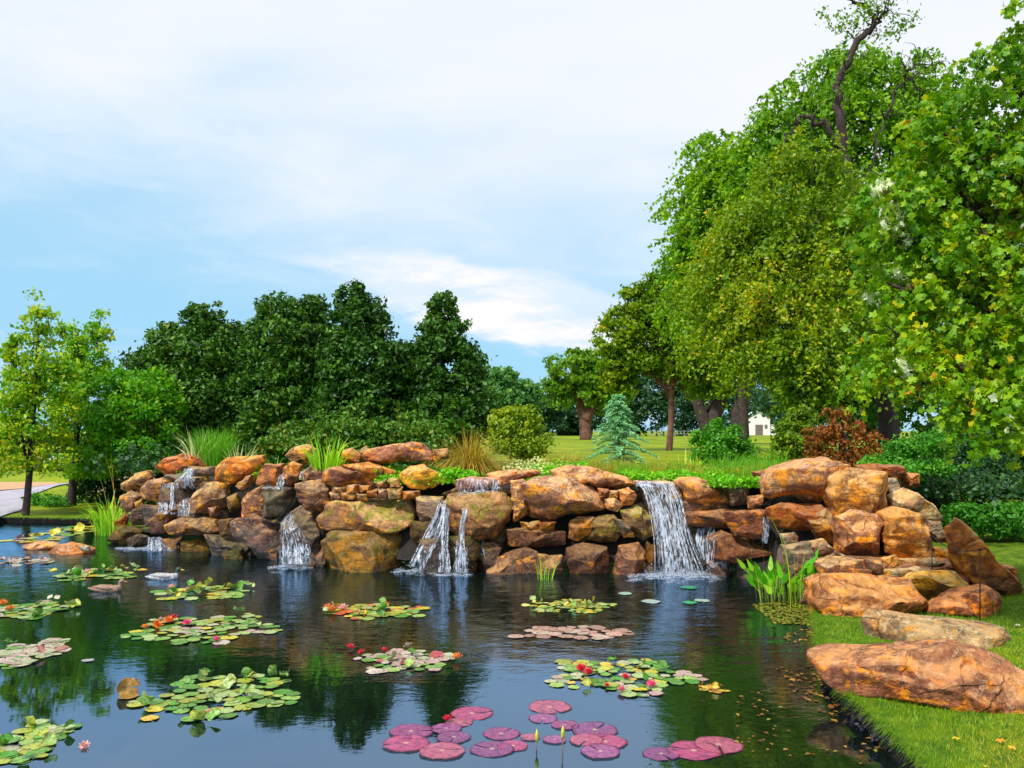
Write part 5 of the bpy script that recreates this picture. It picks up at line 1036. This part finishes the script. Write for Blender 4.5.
# ------------------------------------------------------------------ water lilies
def pad_mat(wet=False):
    m, t, out = new_mat('submerged_lily_pad' if wet else 'lily_pad'); oi = t.add('ShaderNodeObjectInfo'); tc = t.add('ShaderNodeTexCoord').outputs['Object']
    sp = t.add('ShaderNodeSeparateXYZ', ins={0: tc}); ang = t.math('ARCTAN2', sp.outputs[1], sp.outputs[0]); rad = t.vmath('LENGTH', tc)
    vein = t.ramp(t.math('ABSOLUTE', t.math('SINE', t.math('MULTIPLY', ang, 9.0))), .0, .22, .35, 0)
    oc = oi.outputs['Color']; c = t.mix(vein, oc, t.mix(1.0, oc, (1.5, 1.5, 1.1, 1), 'MULTIPLY'))
    n = t.noise(t.vmath('ADD', tc, oi.outputs['Location']), 3.0, 4, .6); c = t.mix(t.ramp(n, .46, .64, 0, .75), c, t.mix(1.0, oc, (.42, .38, .6, 1), 'MULTIPLY'))
    c = t.mix(t.ramp(t.math('ADD', rad, t.math('MULTIPLY', n, .25)), 1.0, 1.14, 0, .7), c, t.mix(1.0, oc, (.75, .40, .40, 1), 'MULTIPLY'))
    b = t.add('ShaderNodeBsdfPrincipled', ins={'Roughness': .32, 'Specular IOR Level': .5}); t.set(b, 'Base Color', c)
    bp = t.add('ShaderNodeBump', ins={'Strength': .4, 'Distance': .01, 'Height': t.noise(tc, 4, 3)}); t.set(b, 'Normal', bp.outputs[0])
    if wet:      # pads lying just in the surface: pale spot, veins and small holes, the water shining through
        n2 = t.noise(t.vmath('ADD', tc, oi.outputs['Location']), 11, 4, .7); c = t.mix(t.ramp(rad, .16, .04), c, (.75, .55, .35)); c = t.mix(t.ramp(n2, .50, .60, 0, .6), c, t.mix(1.0, oc, (.35, .25, .4, 1), 'MULTIPLY')); c = t.mix(t.ramp(rad, .90, .97, 0, .8), c, t.mix(1.0, oc, (.35, .2, .3, 1), 'MULTIPLY'))
        t.set(b, 'Base Color', c); tr = t.add('ShaderNodeBsdfTransparent'); mx = t.add('ShaderNodeMixShader'); t.set(mx, 0, t.ramp(n2, .40, .62, .38, .74)); t.l.new(tr.outputs[0], mx.inputs[1]); t.l.new(b.outputs[0], mx.inputs[2]); t.l.new(mx.outputs[0], out.inputs[0]); return m
    t.l.new(b.outputs[0], out.inputs[0]); return m
M_PAD = pad_mat()
M_PINK = pad_mat(True)
def pad_mesh(k, cup, mat=None):
    R = np.random.default_rng(k); V = [(0, 0, 0)]; nseg = 22; notch = .16
    for r in (.5, .85, 1.0):
        for i in range(nseg):
            a = notch / 2 + (2 * math.pi - notch) * i / (nseg - 1); rr = r * (1 + .04 * math.sin(5 * a + k) + .03 * R.normal()); V.append((rr * math.cos(a), rr * math.sin(a), cup * r ** 3 * (1 + .8 * math.sin(3 * a + k * 1.7)) + .012 * R.normal() * r))
    Fc = [(0, 1 + i, 2 + i) for i in range(nseg - 1)]
    for q in range(2): Fc += [(1 + q * nseg + i, 1 + (q + 1) * nseg + i, 2 + (q + 1) * nseg + i, 2 + q * nseg + i) for i in range(nseg - 1)]
    n = len(V); V += [(x, y, z - .008) for x, y, z in V]; Fc += [tuple(i + n for i in f)[::-1] for f in Fc]
    for i in range(nseg - 1): a = 1 + 2 * nseg + i; Fc.append((a, a + n, a + n + 1, a + 1))
    me = bpy.data.meshes.new('lily_pad'); me.from_pydata(V, [], Fc); me.polygons.foreach_set('use_smooth', np.ones(len(me.polygons), dtype=bool)); me.materials.append(mat or M_PAD); return me
PINKS = [pad_mesh(20 + i, .004, M_PINK) for i in range(5)]
PADS = [pad_mesh(i, .022) for i in range(5)]; CUPS = [pad_mesh(10 + i, .32) for i in range(4)]
def flower_mesh(col, name):
    V, Fc = [], []
    for ringn, tilt, L in ((8, .55, 1.0), (8, .25, .95), (5, .08, .8)):
        for i in range(ringn):
            a = 2 * math.pi * i / ringn + tilt; d = Vector((math.cos(a) * math.sin(tilt * 1.6 + .15), math.sin(a) * math.sin(tilt * 1.6 + .15), math.cos(tilt * 1.6 + .15))); s = Vector((-math.sin(a), math.cos(a), 0)); b = len(V)
            V += [(0, 0, 0), tuple(d * L * .5 - s * .22 * L), tuple(d * L), tuple(d * L * .5 + s * .22 * L), tuple(d * L * .5 + Vector((math.cos(a), math.sin(a), -.2)) * .08)]; Fc += [(b, b + 1, b + 4), (b + 1, b + 2, b + 4), (b + 2, b + 3, b + 4), (b + 3, b, b + 4)]
    me = bpy.data.meshes.new(name); me.from_pydata(V, [], Fc); me.materials.append(plain(name + '_petal', col, .5, noise=.2)); return me
FL_RED = flower_mesh((.62, .02, .04), 'red_lily_flower'); FL_PINK = flower_mesh((.75, .10, .22), 'pink_lily_flower'); FL_PALE = flower_mesh((.75, .42, .35), 'pale_lily_flower'); FL_OR = flower_mesh((.75, .22, .04), 'orange_lily_flower')
def child(name, me, root, loc, sc, rot=(0, 0, 0), col=None, label=None):
    o = bpy.data.objects.new(name, me); scene.collection.objects.link(o); o.parent = root; o.location = loc; o.scale = (sc,) * 3 if not hasattr(sc, '__len__') else sc; o.rotation_euler = rot
    if col: o.color = (*col, 1)
    if label: o['label'] = label
    return o
GRN = [(.10, .26, .03), (.17, .36, .05), (.27, .42, .08), (.34, .46, .16), (.08, .30, .02), (.32, .38, .04)]
YEL = [(.55, .50, .03), (.62, .44, .03), (.45, .50, .05)]; RED = [(.60, .14, .03), (.55, .08, .04), (.50, .22, .05)]; PAL = [(.45, .46, .28), (.50, .42, .34), (.38, .42, .22), (.48, .34, .28)]
BRN = [(.42, .26, .18), (.50, .30, .22), (.34, .20, .14), (.46, .36, .26)]; PNK = [(.60, .11, .25), (.42, .10, .26), (.62, .16, .25), (.34, .10, .27), (.46, .14, .34)]
G_L = 'water lily patches floating on the pond'; lily_roots = []
def lily(label, cx, cy, w_, h_, n, r, pal, up_=.12, flowers=(), seed=1, extra=()):
    r *= .86; n = int(min(n * 1.15, 98)); R = np.random.default_rng(seed); c = WP(cx, cy); root = empty('water_lily', (c.x, c.y, 0), label, 'water lily', G_L)
    a = w_ / 2 / F * c.y - r * .8; ya = WP(cx, cy - h_ / 2 + .1).y; yb = WP(cx, cy + h_ / 2).y; b = max((ya - yb) / 2 - r * .6, r * .8); yc = (ya + yb) / 2 - c.y
    pts = []; t = 0
    while len(pts) < n and t < n * 60:
        t += 1; q = R.uniform(-1.15, 1.15, 2)
        if q @ q > 1 + .45 * math.sin(5 * math.atan2(q[1], q[0]) + seed): continue
        p = (q[0] * a, q[1] * b + yc); 
        if all((p[0] - s[0]) ** 2 + (p[1] - s[1]) ** 2 > (r * 1.15) ** 2 for s in pts) or t > n * 50: pts.append(p)
    for i, p in enumerate(pts):
        col = pal[int(R.integers(len(pal)))]; k = R.uniform(.85, 1.15); col = tuple(v * k for v in col); rs = r * R.uniform(.5, 1.0)
        if R.random() < up_:
            child('lily_pad', CUPS[i % 4], root, (p[0], p[1], .04 + R.random() * .03), rs * .8, (R.normal() * .5 + .5, R.normal() * .35, R.uniform(0, 6.28)), col)
        else: child('lily_pad', PADS[i % 5], root, (p[0], p[1], .003 + .008 * R.random()), rs, (R.normal() * .03, R.normal() * .03, R.uniform(0, 6.28)), col)
    for (fx, fy, me, s) in flowers:
        q = WP(fx, fy); child('flower', me, root, (q.x - c.x, q.y - c.y, .015), s, (R.normal() * .2, R.normal() * .2, R.random() * 6))
    return root
lily('yellow-green lily patch in the far left corner of the pond near the bank', 75, 531, 64, 12, 34, .17, GRN + YEL * 2, .15, seed=1)
lily('sparse line of olive lily pads at the far left, behind the low mauve rock', 38, 540, 62, 6, 20, .17, GRN + YEL + BRN, .1, seed=2)
lily('brownish lily pads at the left edge beside the low mauve rock', 25, 562, 60, 8, 24, .13, BRN + PAL, .1, seed=3)
lily('lily patch with yellow upright leaves just in front of the orange pond rock', 97, 575, 88, 13, 42, .13, GRN * 2 + YEL, .25, [(88, 575, FL_PALE, 0.105)], seed=4)
lily('yellow-green lily patch between the two ducks and the second cascade', 202, 593, 100, 15, 48, .12, GRN * 2 + YEL, .22, [(188, 593, FL_PALE, 0.081), (172, 590, FL_PALE, 0.087)], seed=5)
lily('lily patch cut by the left edge with yellow and red leaves, below the brown duck', 28, 611, 84, 19, 62, .12, GRN * 2 + PAL, .08, [(10, 612, FL_OR, 0.093), (2, 606, FL_OR, 0.087)], seed=6)
lily('pale pinkish-green lily patch at the left edge in the shade reflection', 24, 655, 76, 30, 58, .115, PAL * 3 + [(.5, .2, .15)] + GRN[:2], .05, seed=7)
lily('wide lily patch with red and orange raised blooms, left of the pond centre', 203, 630, 150, 30, 78, .105, GRN * 3 + YEL[:1] + PAL, .08, [(168, 624, FL_OR, 0.093), (173, 622, FL_RED, 0.093), (187, 626, FL_PINK, 0.081), (145, 630, FL_OR, 0.068), (157, 627, FL_OR, 0.081), (215, 642, FL_PINK, 0.062)], seed=8)
lily('large foreground lily patch with curled olive leaves on its left side', 218, 698, 158, 48, 92, .098, GRN * 4 + YEL, .16, [(208, 715, FL_PALE, 0.043)], seed=9)
lily('light green lily patch in the lower left corner', 18, 748, 84, 52, 80, .085, GRN * 3 + PAL[:2], .12, seed=10)
lily('lily patch with orange leaves at its left end, just left of the pond centre', 378, 612, 106, 15, 52, .11, GRN * 2 + YEL * 2 + RED, .15, [(333, 613, FL_OR, 0.105), (343, 611, FL_PALE, 0.093), (386, 607, FL_RED, 0.062), (328, 611, FL_OR, 0.093)], seed=11)
lily('pale lily patch with rust-red leaves at its left and right ends', 406, 661, 100, 24, 60, .095, PAL * 3 + GRN[:3] + [(.40, .05, .06)], .08, [(350, 650, FL_RED, 0.062), (457, 661, FL_OR, 0.081), (362, 655, FL_RED, 0.056), (384, 653, FL_RED, 0.056)], seed=12)
lily('dense patch of tiny yellow-green pads near the reed tuft', 569, 607, 88, 13, 95, .075, YEL + GRN[1:4] + [(.60, .56, .14)], .12, seed=13)
lily('patch of brownish-pink pads without flowers in the middle of the pond', 577, 633, 112, 14, 30, .125, BRN, .0, seed=14)
lily('lily patch with magenta blooms and an orange tip, right of the pond centre', 622, 677, 150, 36, 88, .09, GRN * 3 + YEL + PAL, .06, [(581, 672, FL_RED, 0.074), (589, 676, FL_RED, 0.074), (652, 688, FL_PINK, 0.068), (625, 680, FL_RED, 0.056), (622, 693, FL_PINK, 0.056), (607, 688, FL_RED, 0.037)], seed=15)
lily('short orange-brown fringe of small leaves off the right end of the magenta-bloomed patch', 713, 690, 34, 8, 16, .05, RED[2:] + YEL[1:2], .2, seed=16)

def pink_lily(label, lst, seed):
    R = np.random.default_rng(seed); q = [(370 + x / 2.626, 690 + y / 2.626, w_ / 2.626) for x, y, w_ in lst]; c = WP(q[0][0], q[0][1]); root = empty('pink_water_lily', (c.x, c.y, 0), label, 'water lily', 'pink-leaved lilies in the foreground')
    for i, (x, y, w_) in enumerate(q):
        p = WP(x, y); r = w_ / 2 / F * p.y * 1.05; child('lily_pad', PINKS[(i + seed) % 5], root, (p.x - c.x, p.y - c.y, .004 + .0012 * i), r, (R.normal() * .006, R.normal() * .006, R.uniform(0, 6.28)), PNK[(i * 2 + seed) % 5])
    return root, c
r1, c1 = pink_lily('cluster of large pink lily pads with a red leaf tip, leftmost pink cluster', [(268, 62, 108), (235, 86, 70), (200, 102, 80), (108, 110, 112), (220, 126, 88), (95, 142, 118), (190, 162, 118)], 0)
q = WP(447, 723); child('flower', FL_RED, r1, (q.x - c1.x, q.y - c1.y, .02), .05)
r2, c2 = pink_lily('scattered mauve-pink lily pads in the bottom centre, around the left yellow bud', [(345, 115, 95), (320, 156, 112), (375, 148, 78), (420, 126, 50), (485, 132, 60)], 1)
r3, c3 = pink_lily('cluster of mottled mauve-pink lily pads right of the tall yellow bud', [(472, 45, 110), (455, 76, 72), (512, 93, 72), (590, 106, 118), (618, 138, 108), (568, 134, 88), (605, 164, 100)], 2)
pink_lily('three dark pink lily pads in a row at the bottom right of the pink clusters', [(765, 168, 95), (850, 160, 135), (915, 145, 122)], 3)
M_BUD = plain('yellow_bud', (.42, .40, .03), .5, noise=.3); M_STEM = plain('bud_stem', (.12, .08, .03), .6)
for px, py, hh, root, c, lb in [(536, 750, .06, r2, c2, 0), (562, 764, .17, r3, c3, 0)]:
    p = WP(px, py); mb = MB(); mb.tube([(p.x, p.y, -.1), (p.x + .005, p.y, hh)], [.005, .004], 6); st = mb.build('stem', M_STEM, root)
    mb = MB(); mb.tube([(p.x + .005, p.y, hh - .005), (p.x + .005, p.y, hh + .02), (p.x + .006, p.y, hh + .05), (p.x + .006, p.y, hh + .085)], [.006, .014, .012, .002], 8); mb.build('bud', M_BUD, root)
def single(label, items, name='floating_leaf'):
    for (px, py, w_, col, lb) in items:
        p = WP(px, py); r = w_ / 2 / F * p.y; o = bpy.data.objects.new(name, PADS[int(px) % 5]); scene.collection.objects.link(o); o.location = (p.x, p.y, .008); o.scale = (r,) * 3; o.rotation_euler = (0, 0, px); o.color = (*col, 1); tag(o, lb, 'leaf', 'single leaves floating on the pond')
single('', [(690, 603, 15, (.02, .38, .10), 'small emerald green leaf floating below the largest waterfall, the nearer of the two'), (689, 588, 17, (.02, .30, .14), 'small emerald green leaf floating right at the foam of the largest waterfall'),
            (625, 594, 15, (.30, .48, .36), 'thin pale green leaf floating left of the emerald leaves'), (651, 602, 20, (.34, .46, .38), 'pale grey-green leaf floating between the thin pale leaf and the emerald leaf'), (702, 601, 16, (.32, .46, .34), 'pale green leaf floating right beside the nearer emerald leaf'),
            (516, 637, 17, (.45, .30, .22), 'lone brownish pad left of the brownish-pink patch'), (129, 697, 20, (.30, .17, .03), 'round olive-brown pad standing apart left of the large foreground patch'), (150, 719, 18, (.60, .42, .04), 'yellow leaf floating at the lower left of the large foreground patch'),
            (88, 661, 12, (.30, .34, .30), 'tiny pale leaf alone on the reflected sky at the left')])
o = child('curled_pad', CUPS[1], None, tuple(WP(128, 694) + Vector((0, 0, .05))), .085, (1.1, .1, .5), (.32, .18, .03)); tag(o, 'upright curled brown leaf above the round olive-brown pad', 'leaf')
o = child('floating_flower', FL_PALE, None, tuple(WP(85, 747)), .05, (.5, 0, 0)); tag(o, 'small pale pink blossom floating alone near the lower left corner', 'flower')

def litter(name, label, n, poly, cols, size, seed):
    R = np.random.default_rng(seed); V, Fc, h = [], [], []; pw = [tuple(WP(*p))[:2] for p in poly]; pw = np.array(pw); t = 0
    g = np.c_[R.uniform(pw[:, 0].min(), pw[:, 0].max(), n * 12), R.uniform(pw[:, 1].min(), pw[:, 1].max(), n * 12)]; d, i = seg_dist(g, pw); dd, inp = seg_dist(g, POND); i &= inp
    den = fbm(np.c_[g * 1.6, np.zeros(len(g))], seed, 3); g = g[i & (den > -.05)][:n]
    m = leaf_mat(name, cols, .1, .5); C_ = np.c_[g, np.full(len(g), .006) + R.random(len(g)) * .004]
    o = leaf_mesh(name, C_, np.tile((0, 0, 1.0), (len(C_), 1)), size, R.random(len(C_)), m, None, .7, up=6, rnd=.5, R=R, origin=(float(pw[:, 0].mean()), float(pw[:, 1].mean()), 0)); tag(o, label, None, None, 'stuff')
AUT = [(0, (.06, .03, .01)), (.5, (.16, .06, .012)), (.85, (.28, .14, .02)), (1, (.12, .15, .02))]
litter('floating_debris', 'yellow-brown plant debris floating in front of the broad-leaved water plants', 620, [(752, 605), (800, 600), (822, 612), (818, 626), (775, 624)], [(0, (.08, .06, .01)), (.6, (.18, .18, .015)), (1, (.10, .16, .01))], .06, 5)
litter('floating_debris', 'brown fallen leaves floating along the right bank', 130, [(790, 630), (818, 630), (832, 690), (900, 755), (890, 768), (800, 700), (770, 660)], AUT, .055, 6)
litter('floating_debris', 'few brown and yellow leaves drifting near the lower right corner', 46, [(740, 690), (800, 700), (880, 768), (720, 768)], AUT, .04, 7)

# ------------------------------------------------------------------ ducks
def duck(px, py, L, label, body, neckc, billc, heading, seed):
    c = WP(px, py); root = empty('duck', (c.x, c.y, 0), label, 'duck', 'ducks swimming on the pond')
    ca, sa = math.cos(heading), math.sin(heading)
    prof = [(-.52, .085, .012), (-.42, .07, .05), (-.25, .055, .105), (0, .045, .14), (.20, .05, .13), (.31, .085, .095), (.345, .15, .055), (.35, .21, .045), (.375, .262, .056), (.415, .275, .055), (.455, .262, .032), (.47, .258, .012)]
    sp = spline(prof, 40); V = []; n = 14
    for i in range(40):
        x, z, r = sp[i]; r = max(r, .004); dx = sp[min(i + 1, 39)] - sp[max(i - 1, 0)]; th = math.atan2(dx[1], dx[0])
        for k in range(n):
            a = 2 * math.pi * k / n; y = math.cos(a) * r * 1.05; u = math.sin(a) * r * (.8 if x < .25 else 1)
            X = (x - math.sin(th) * u) * L; Y_ = y * L; Z = (z + math.cos(th) * u) * L; V.append((c.x + X * ca - Y_ * sa, c.y + X * sa + Y_ * ca, Z))
    Fc = [(i * n + k, i * n + (k + 1) % n, (i + 1) * n + (k + 1) % n, (i + 1) * n + k) for i in range(39) for k in range(n)] + [tuple(range(n))[::-1], tuple(39 * n + k for k in range(n))]
    m, t, out = new_mat('duck_plumage'); tc = t.add('ShaderNodeTexCoord').outputs['Object']; s_ = t.add('ShaderNodeSeparateXYZ', ins={0: tc})
    nn = t.noise(tc, 45, 3); cc = t.mix(t.ramp(nn, .4, .65), body[0], body[1]); b = t.add('ShaderNodeBsdfPrincipled', ins={'Roughness': .6})
    cc = t.mix(t.ramp(s_.outputs[2], .15 * L, .19 * L), cc, neckc); t.set(b, 'Base Color', cc); t.l.new(b.outputs[0], out.inputs[0])
    mesh_obj('body', V, Fc, m, root)
    mb = MB(); f = lambda x, z, y=0: (c.x + x * L * ca - y * L * sa, c.y + x * L * sa + y * L * ca, z * L)
    mb.tube([f(.455, .262), f(.50, .25), f(.56, .243)], [.020 * L, .018 * L, .010 * L], 8); mb.build('bill', plain('bill', billc, .4), root)
    for sg in (-1, 1):
        mb = MB(); mb.tube([f(-.40, .12, sg * .03), f(-.20, .125, sg * .10), f(.05, .10, sg * .14), f(.20, .07, sg * .12)], [.012 * L, .045 * L, .055 * L, .02 * L], 8); mb.build('wing', m, root)
duck(164, 579, .52, 'pale grey duck with a dark head and yellow bill, right of the other duck', ((.26, .25, .27), (.52, .50, .50)), (.02, .06, .03), (.70, .50, .06), .12, 1)
duck(107, 591, .50, 'brown duck swimming in front of the lily patch with yellow leaves', ((.20, .11, .07), (.34, .20, .13)), (.26, .16, .10), (.35, .22, .08), .05, 2)

# ------------------------------------------------------------------ posts, wall, cart, small building, dark edging plants
M_IRON = plain('dark_iron', (.03, .025, .03), .5, .6)
def post(px, py0, py1, Y, label):
    a = P(px, py1, Y); b = P(px, py0, Y); z0 = gz(a.x, Y); a.z = min(a.z, z0)
    root = empty('stake', (a.x, Y, a.z), label, 'stake', 'thin iron stakes at the boulder pile')
    mb = MB(); mb.tube([a, b], [.006, .006], 8); mb.build('rod', M_IRON, root)
    mb = MB(); mb.tube([b + Vector((-.02, 0, -.005)), b + Vector((.02, 0, -.005))], [.011, .011], 8); mb.build('cap', M_IRON, root); return b
b1 = post(980, 549, 626, 9.35, 'taller thin dark stake standing in front of the leaning orange slab')
b2 = post(932, 536, 561, 10.9, 'short thin dark stake between the golden boulder and the leaning slab')
mb = MB(); mb.tube([b2.lerp(b1, f) - Vector((0, 0, .28 * f * (1 - f) * 1.2)) for f in np.linspace(0, 1, 14)], [.006] * 14, 6); o = mb.build('rope', M_IRON); tag(o, 'dark rope sagging between the two thin stakes', 'rope')
M_STUC = plain('beige_stucco', (.42, .34, .28), .9, noise=.12, scale=2)
a = P(84, 470, 27.5); b = P(215, 470, 27.5); z0 = .2; root = empty('garden_wall', ((a.x + b.x) / 2, 27.5, z0), 'low beige-grey stucco wall behind the maples, partly hidden', 'wall')
mb = MB(); mb.box(((a.x + b.x) / 2, 27.5, .50 + z0 / 2), ((b.x - a.x) / 2, .12, .55)); mb.build('wall_panel', M_STUC, root, False); mb = MB(); mb.box(((a.x + b.x) / 2, 27.5, 1.155), ((b.x - a.x) / 2 + .03, .16, .05)); mb.build('coping', plain('pale_coping', (.52, .46, .40), .85), root, False)

def cart():
    Y = 36; c = P(52, 476, Y); z = gz(c.x, Y); root = empty('utility_cart', (c.x, Y, z), 'small white utility cart with pale blue top on the far grass, half hidden by maples', 'cart')
    W_ = plain('white_paint', (.75, .75, .80), .35, noise=.05); K = plain('dark_rubber', (.02, .02, .025), .7); Bl = plain('pale_blue_panel', (.30, .50, .70), .3)
    mb = MB(); mb.box((c.x + .10, Y, z + .42), (.55, .32, .14)); mb.box((c.x + .40, Y, z + .60), (.22, .30, .10)); mb.box((c.x - .25, Y, z + .62), (.10, .30, .16)); mb.build('body', W_, root, False)
    mb = MB(); mb.box((c.x - .08, Y, z + .66), (.14, .26, .06)); mb.build('seat', K, root, False)
    mb = MB(); mb.box((c.x, Y, z + 1.32), (.48, .34, .03)); mb.build('roof', Bl, root, False)
    mb = MB(); [mb.tube([(c.x + sx * .42, Y + sy * .28, z + .5), (c.x + sx * .40, Y + sy * .28, z + 1.3)], [.018, .018], 6) for sx in (-1, 1) for sy in (-1, 1)]; mb.build('roof_frame', W_, root)
    for sx in (-.32, .45):
        for sy in (-1, 1): mb = MB(); mb.tube([(c.x + sx, Y + sy * .27, z + .19), (c.x + sx, Y + sy * .37, z + .19)], [.19, .19], 16); mb.build('wheel', K, root)
cart()
def house():
    Y = 150; c = P(758, 434, Y); z = 1.2; s = Y / F; root = empty('small_building', (c.x, Y, z), 'small white gabled building with a dark doorway far across the lawn', 'building')
    W_ = plain('white_render', (.80, .78, .80), .8, noise=.04); D = plain('dark_opening', (.16, .13, .12), .8); Rf = plain('pale_roof', (.55, .60, .70), .6)
    x0, x1 = P(747, 0, Y).x, P(770, 0, Y).x; zt = P(0, 418, Y).z; zr = P(0, 412, Y).z; xm = (x0 + x1) / 2
    V = [(x0, Y, z), (x1, Y, z), (x1, Y, zt), (xm, Y, zr), (x0, Y, zt)]; V += [(x, y + 4, q) for x, y, q in V]
    mesh_obj('wall', V, [(0, 1, 2, 3, 4), (9, 8, 7, 6, 5), (0, 5, 6, 1), (1, 6, 7, 2), (0, 4, 9, 5)], W_, root, smooth=False)
    mb = MB(); 
    for sx, xe in ((-1, x0 - .15), (1, x1 + .15)): mb.raw([(xm, Y - .2, zr + .02), (xe, Y - .2, zt), (xe, Y + 4.2, zt), (xm, Y + 4.2, zr + .02), (xm, Y - .2, zr + .14), (xe, Y - .2, zt + .12), (xe, Y + 4.2, zt + .12), (xm, Y + 4.2, zr + .14)], [(0, 1, 2, 3), (7, 6, 5, 4), (0, 4, 5, 1), (1, 5, 6, 2), (3, 2, 6, 7)])
    mb.build('roof', Rf, root, False)
    mb = MB(); mb.box((P(759, 0, Y).x, Y - .02, z + .95), (.62, .08, .95)); mb.build('door', D, root, False)
    mb = MB(); mb.box((P(775, 0, Y).x, Y + 1.5, z + .9), (.95, 1.2, .9)); mb.box((P(775, 0, Y).x, Y + 1.5, z + 1.86), (1.05, 1.3, .06)); mb.build('side_wing', W_, root, False)
    mb = MB(); mb.box((P(766, 0, Y).x, Y - .02, z + 1.6), (.22, .06, .3)); mb.build('window', D, root, False)
    GY = plain('weathered_rail', (.22, .26, .26), .9); Y = 118; c = P(690, 438, Y); root = empty('fence', (c.x, Y, 1.3), 'low pale rail fence far across the lawn behind the slim trunk', 'fence'); mb = MB(); [mb.box((c.x, Y, 1.35 + k), (5.5, .04, .03)) for k in (.35, .7)]; mb.build('rail', GY, root, False)
    for i in range(8): mb = MB(); mb.box((c.x - 5.2 + i * 1.48, Y + .06, 1.72), (.06, .05, .46)); mb.build('post', GY, root, False)
house()
for i, (px, py, lb) in enumerate([(860, 722, 'small dark purple plant on the pond edge, nearest the tip of the largest front boulder'), (879, 733, 'second dark purple plant along the near pond edge, counted from the boulder tip'), (893, 743, 'third dark purple plant along the near pond edge, counted from the boulder tip'), (913, 757, 'fourth dark purple plant along the near pond edge, at the bottom of the picture')]):
    p = WP(px, py, .08); C_ = np.array(p) + np.random.default_rng(i).normal(size=(220, 3)) * (.028, .03, .02); o = leaf_mesh('dark_plant', C_, unit(C_ - np.array(p)), .045, np.random.default_rng(i).random(220), LM['purple'], None, .6); tag(o, lb, 'plant', 'dark purple plants on the near pond edge')
for i, (px, py, col, lb) in enumerate([(956, 733, (.75, .50, .03), 'bright yellow fallen leaf on the near lawn, leftmost'), (1000, 735, (.70, .28, .03), 'orange fallen leaf on the near lawn'), (1012, 742, (.75, .40, .04), 'yellow-orange fallen leaf on the lawn at the right edge'), (986, 761, (.72, .52, .06), 'pale yellow fallen leaf on the lawn near the bottom edge'), (889, 652, (.70, .55, .10), 'yellow fallen leaf on the lawn between the two long boulders'), (1018, 624, (.7, .6, .5), 'pale fallen leaf on the lawn at the right edge beside the grey boulder')]):
    p = WP(px, py, .2); p.z = gz(p.x, p.y) + .035; o = leaf_mesh('fallen_leaf', np.array([p]), np.array([(0, 0, 1.0)]), .075, np.array([.5]), leaf_mat('fallen_leaf', [(0, col), (1, col)], .2), None, shape='lobed', up=3, rnd=.3); tag(o, lb, 'leaf', 'fallen leaves on the near lawn')
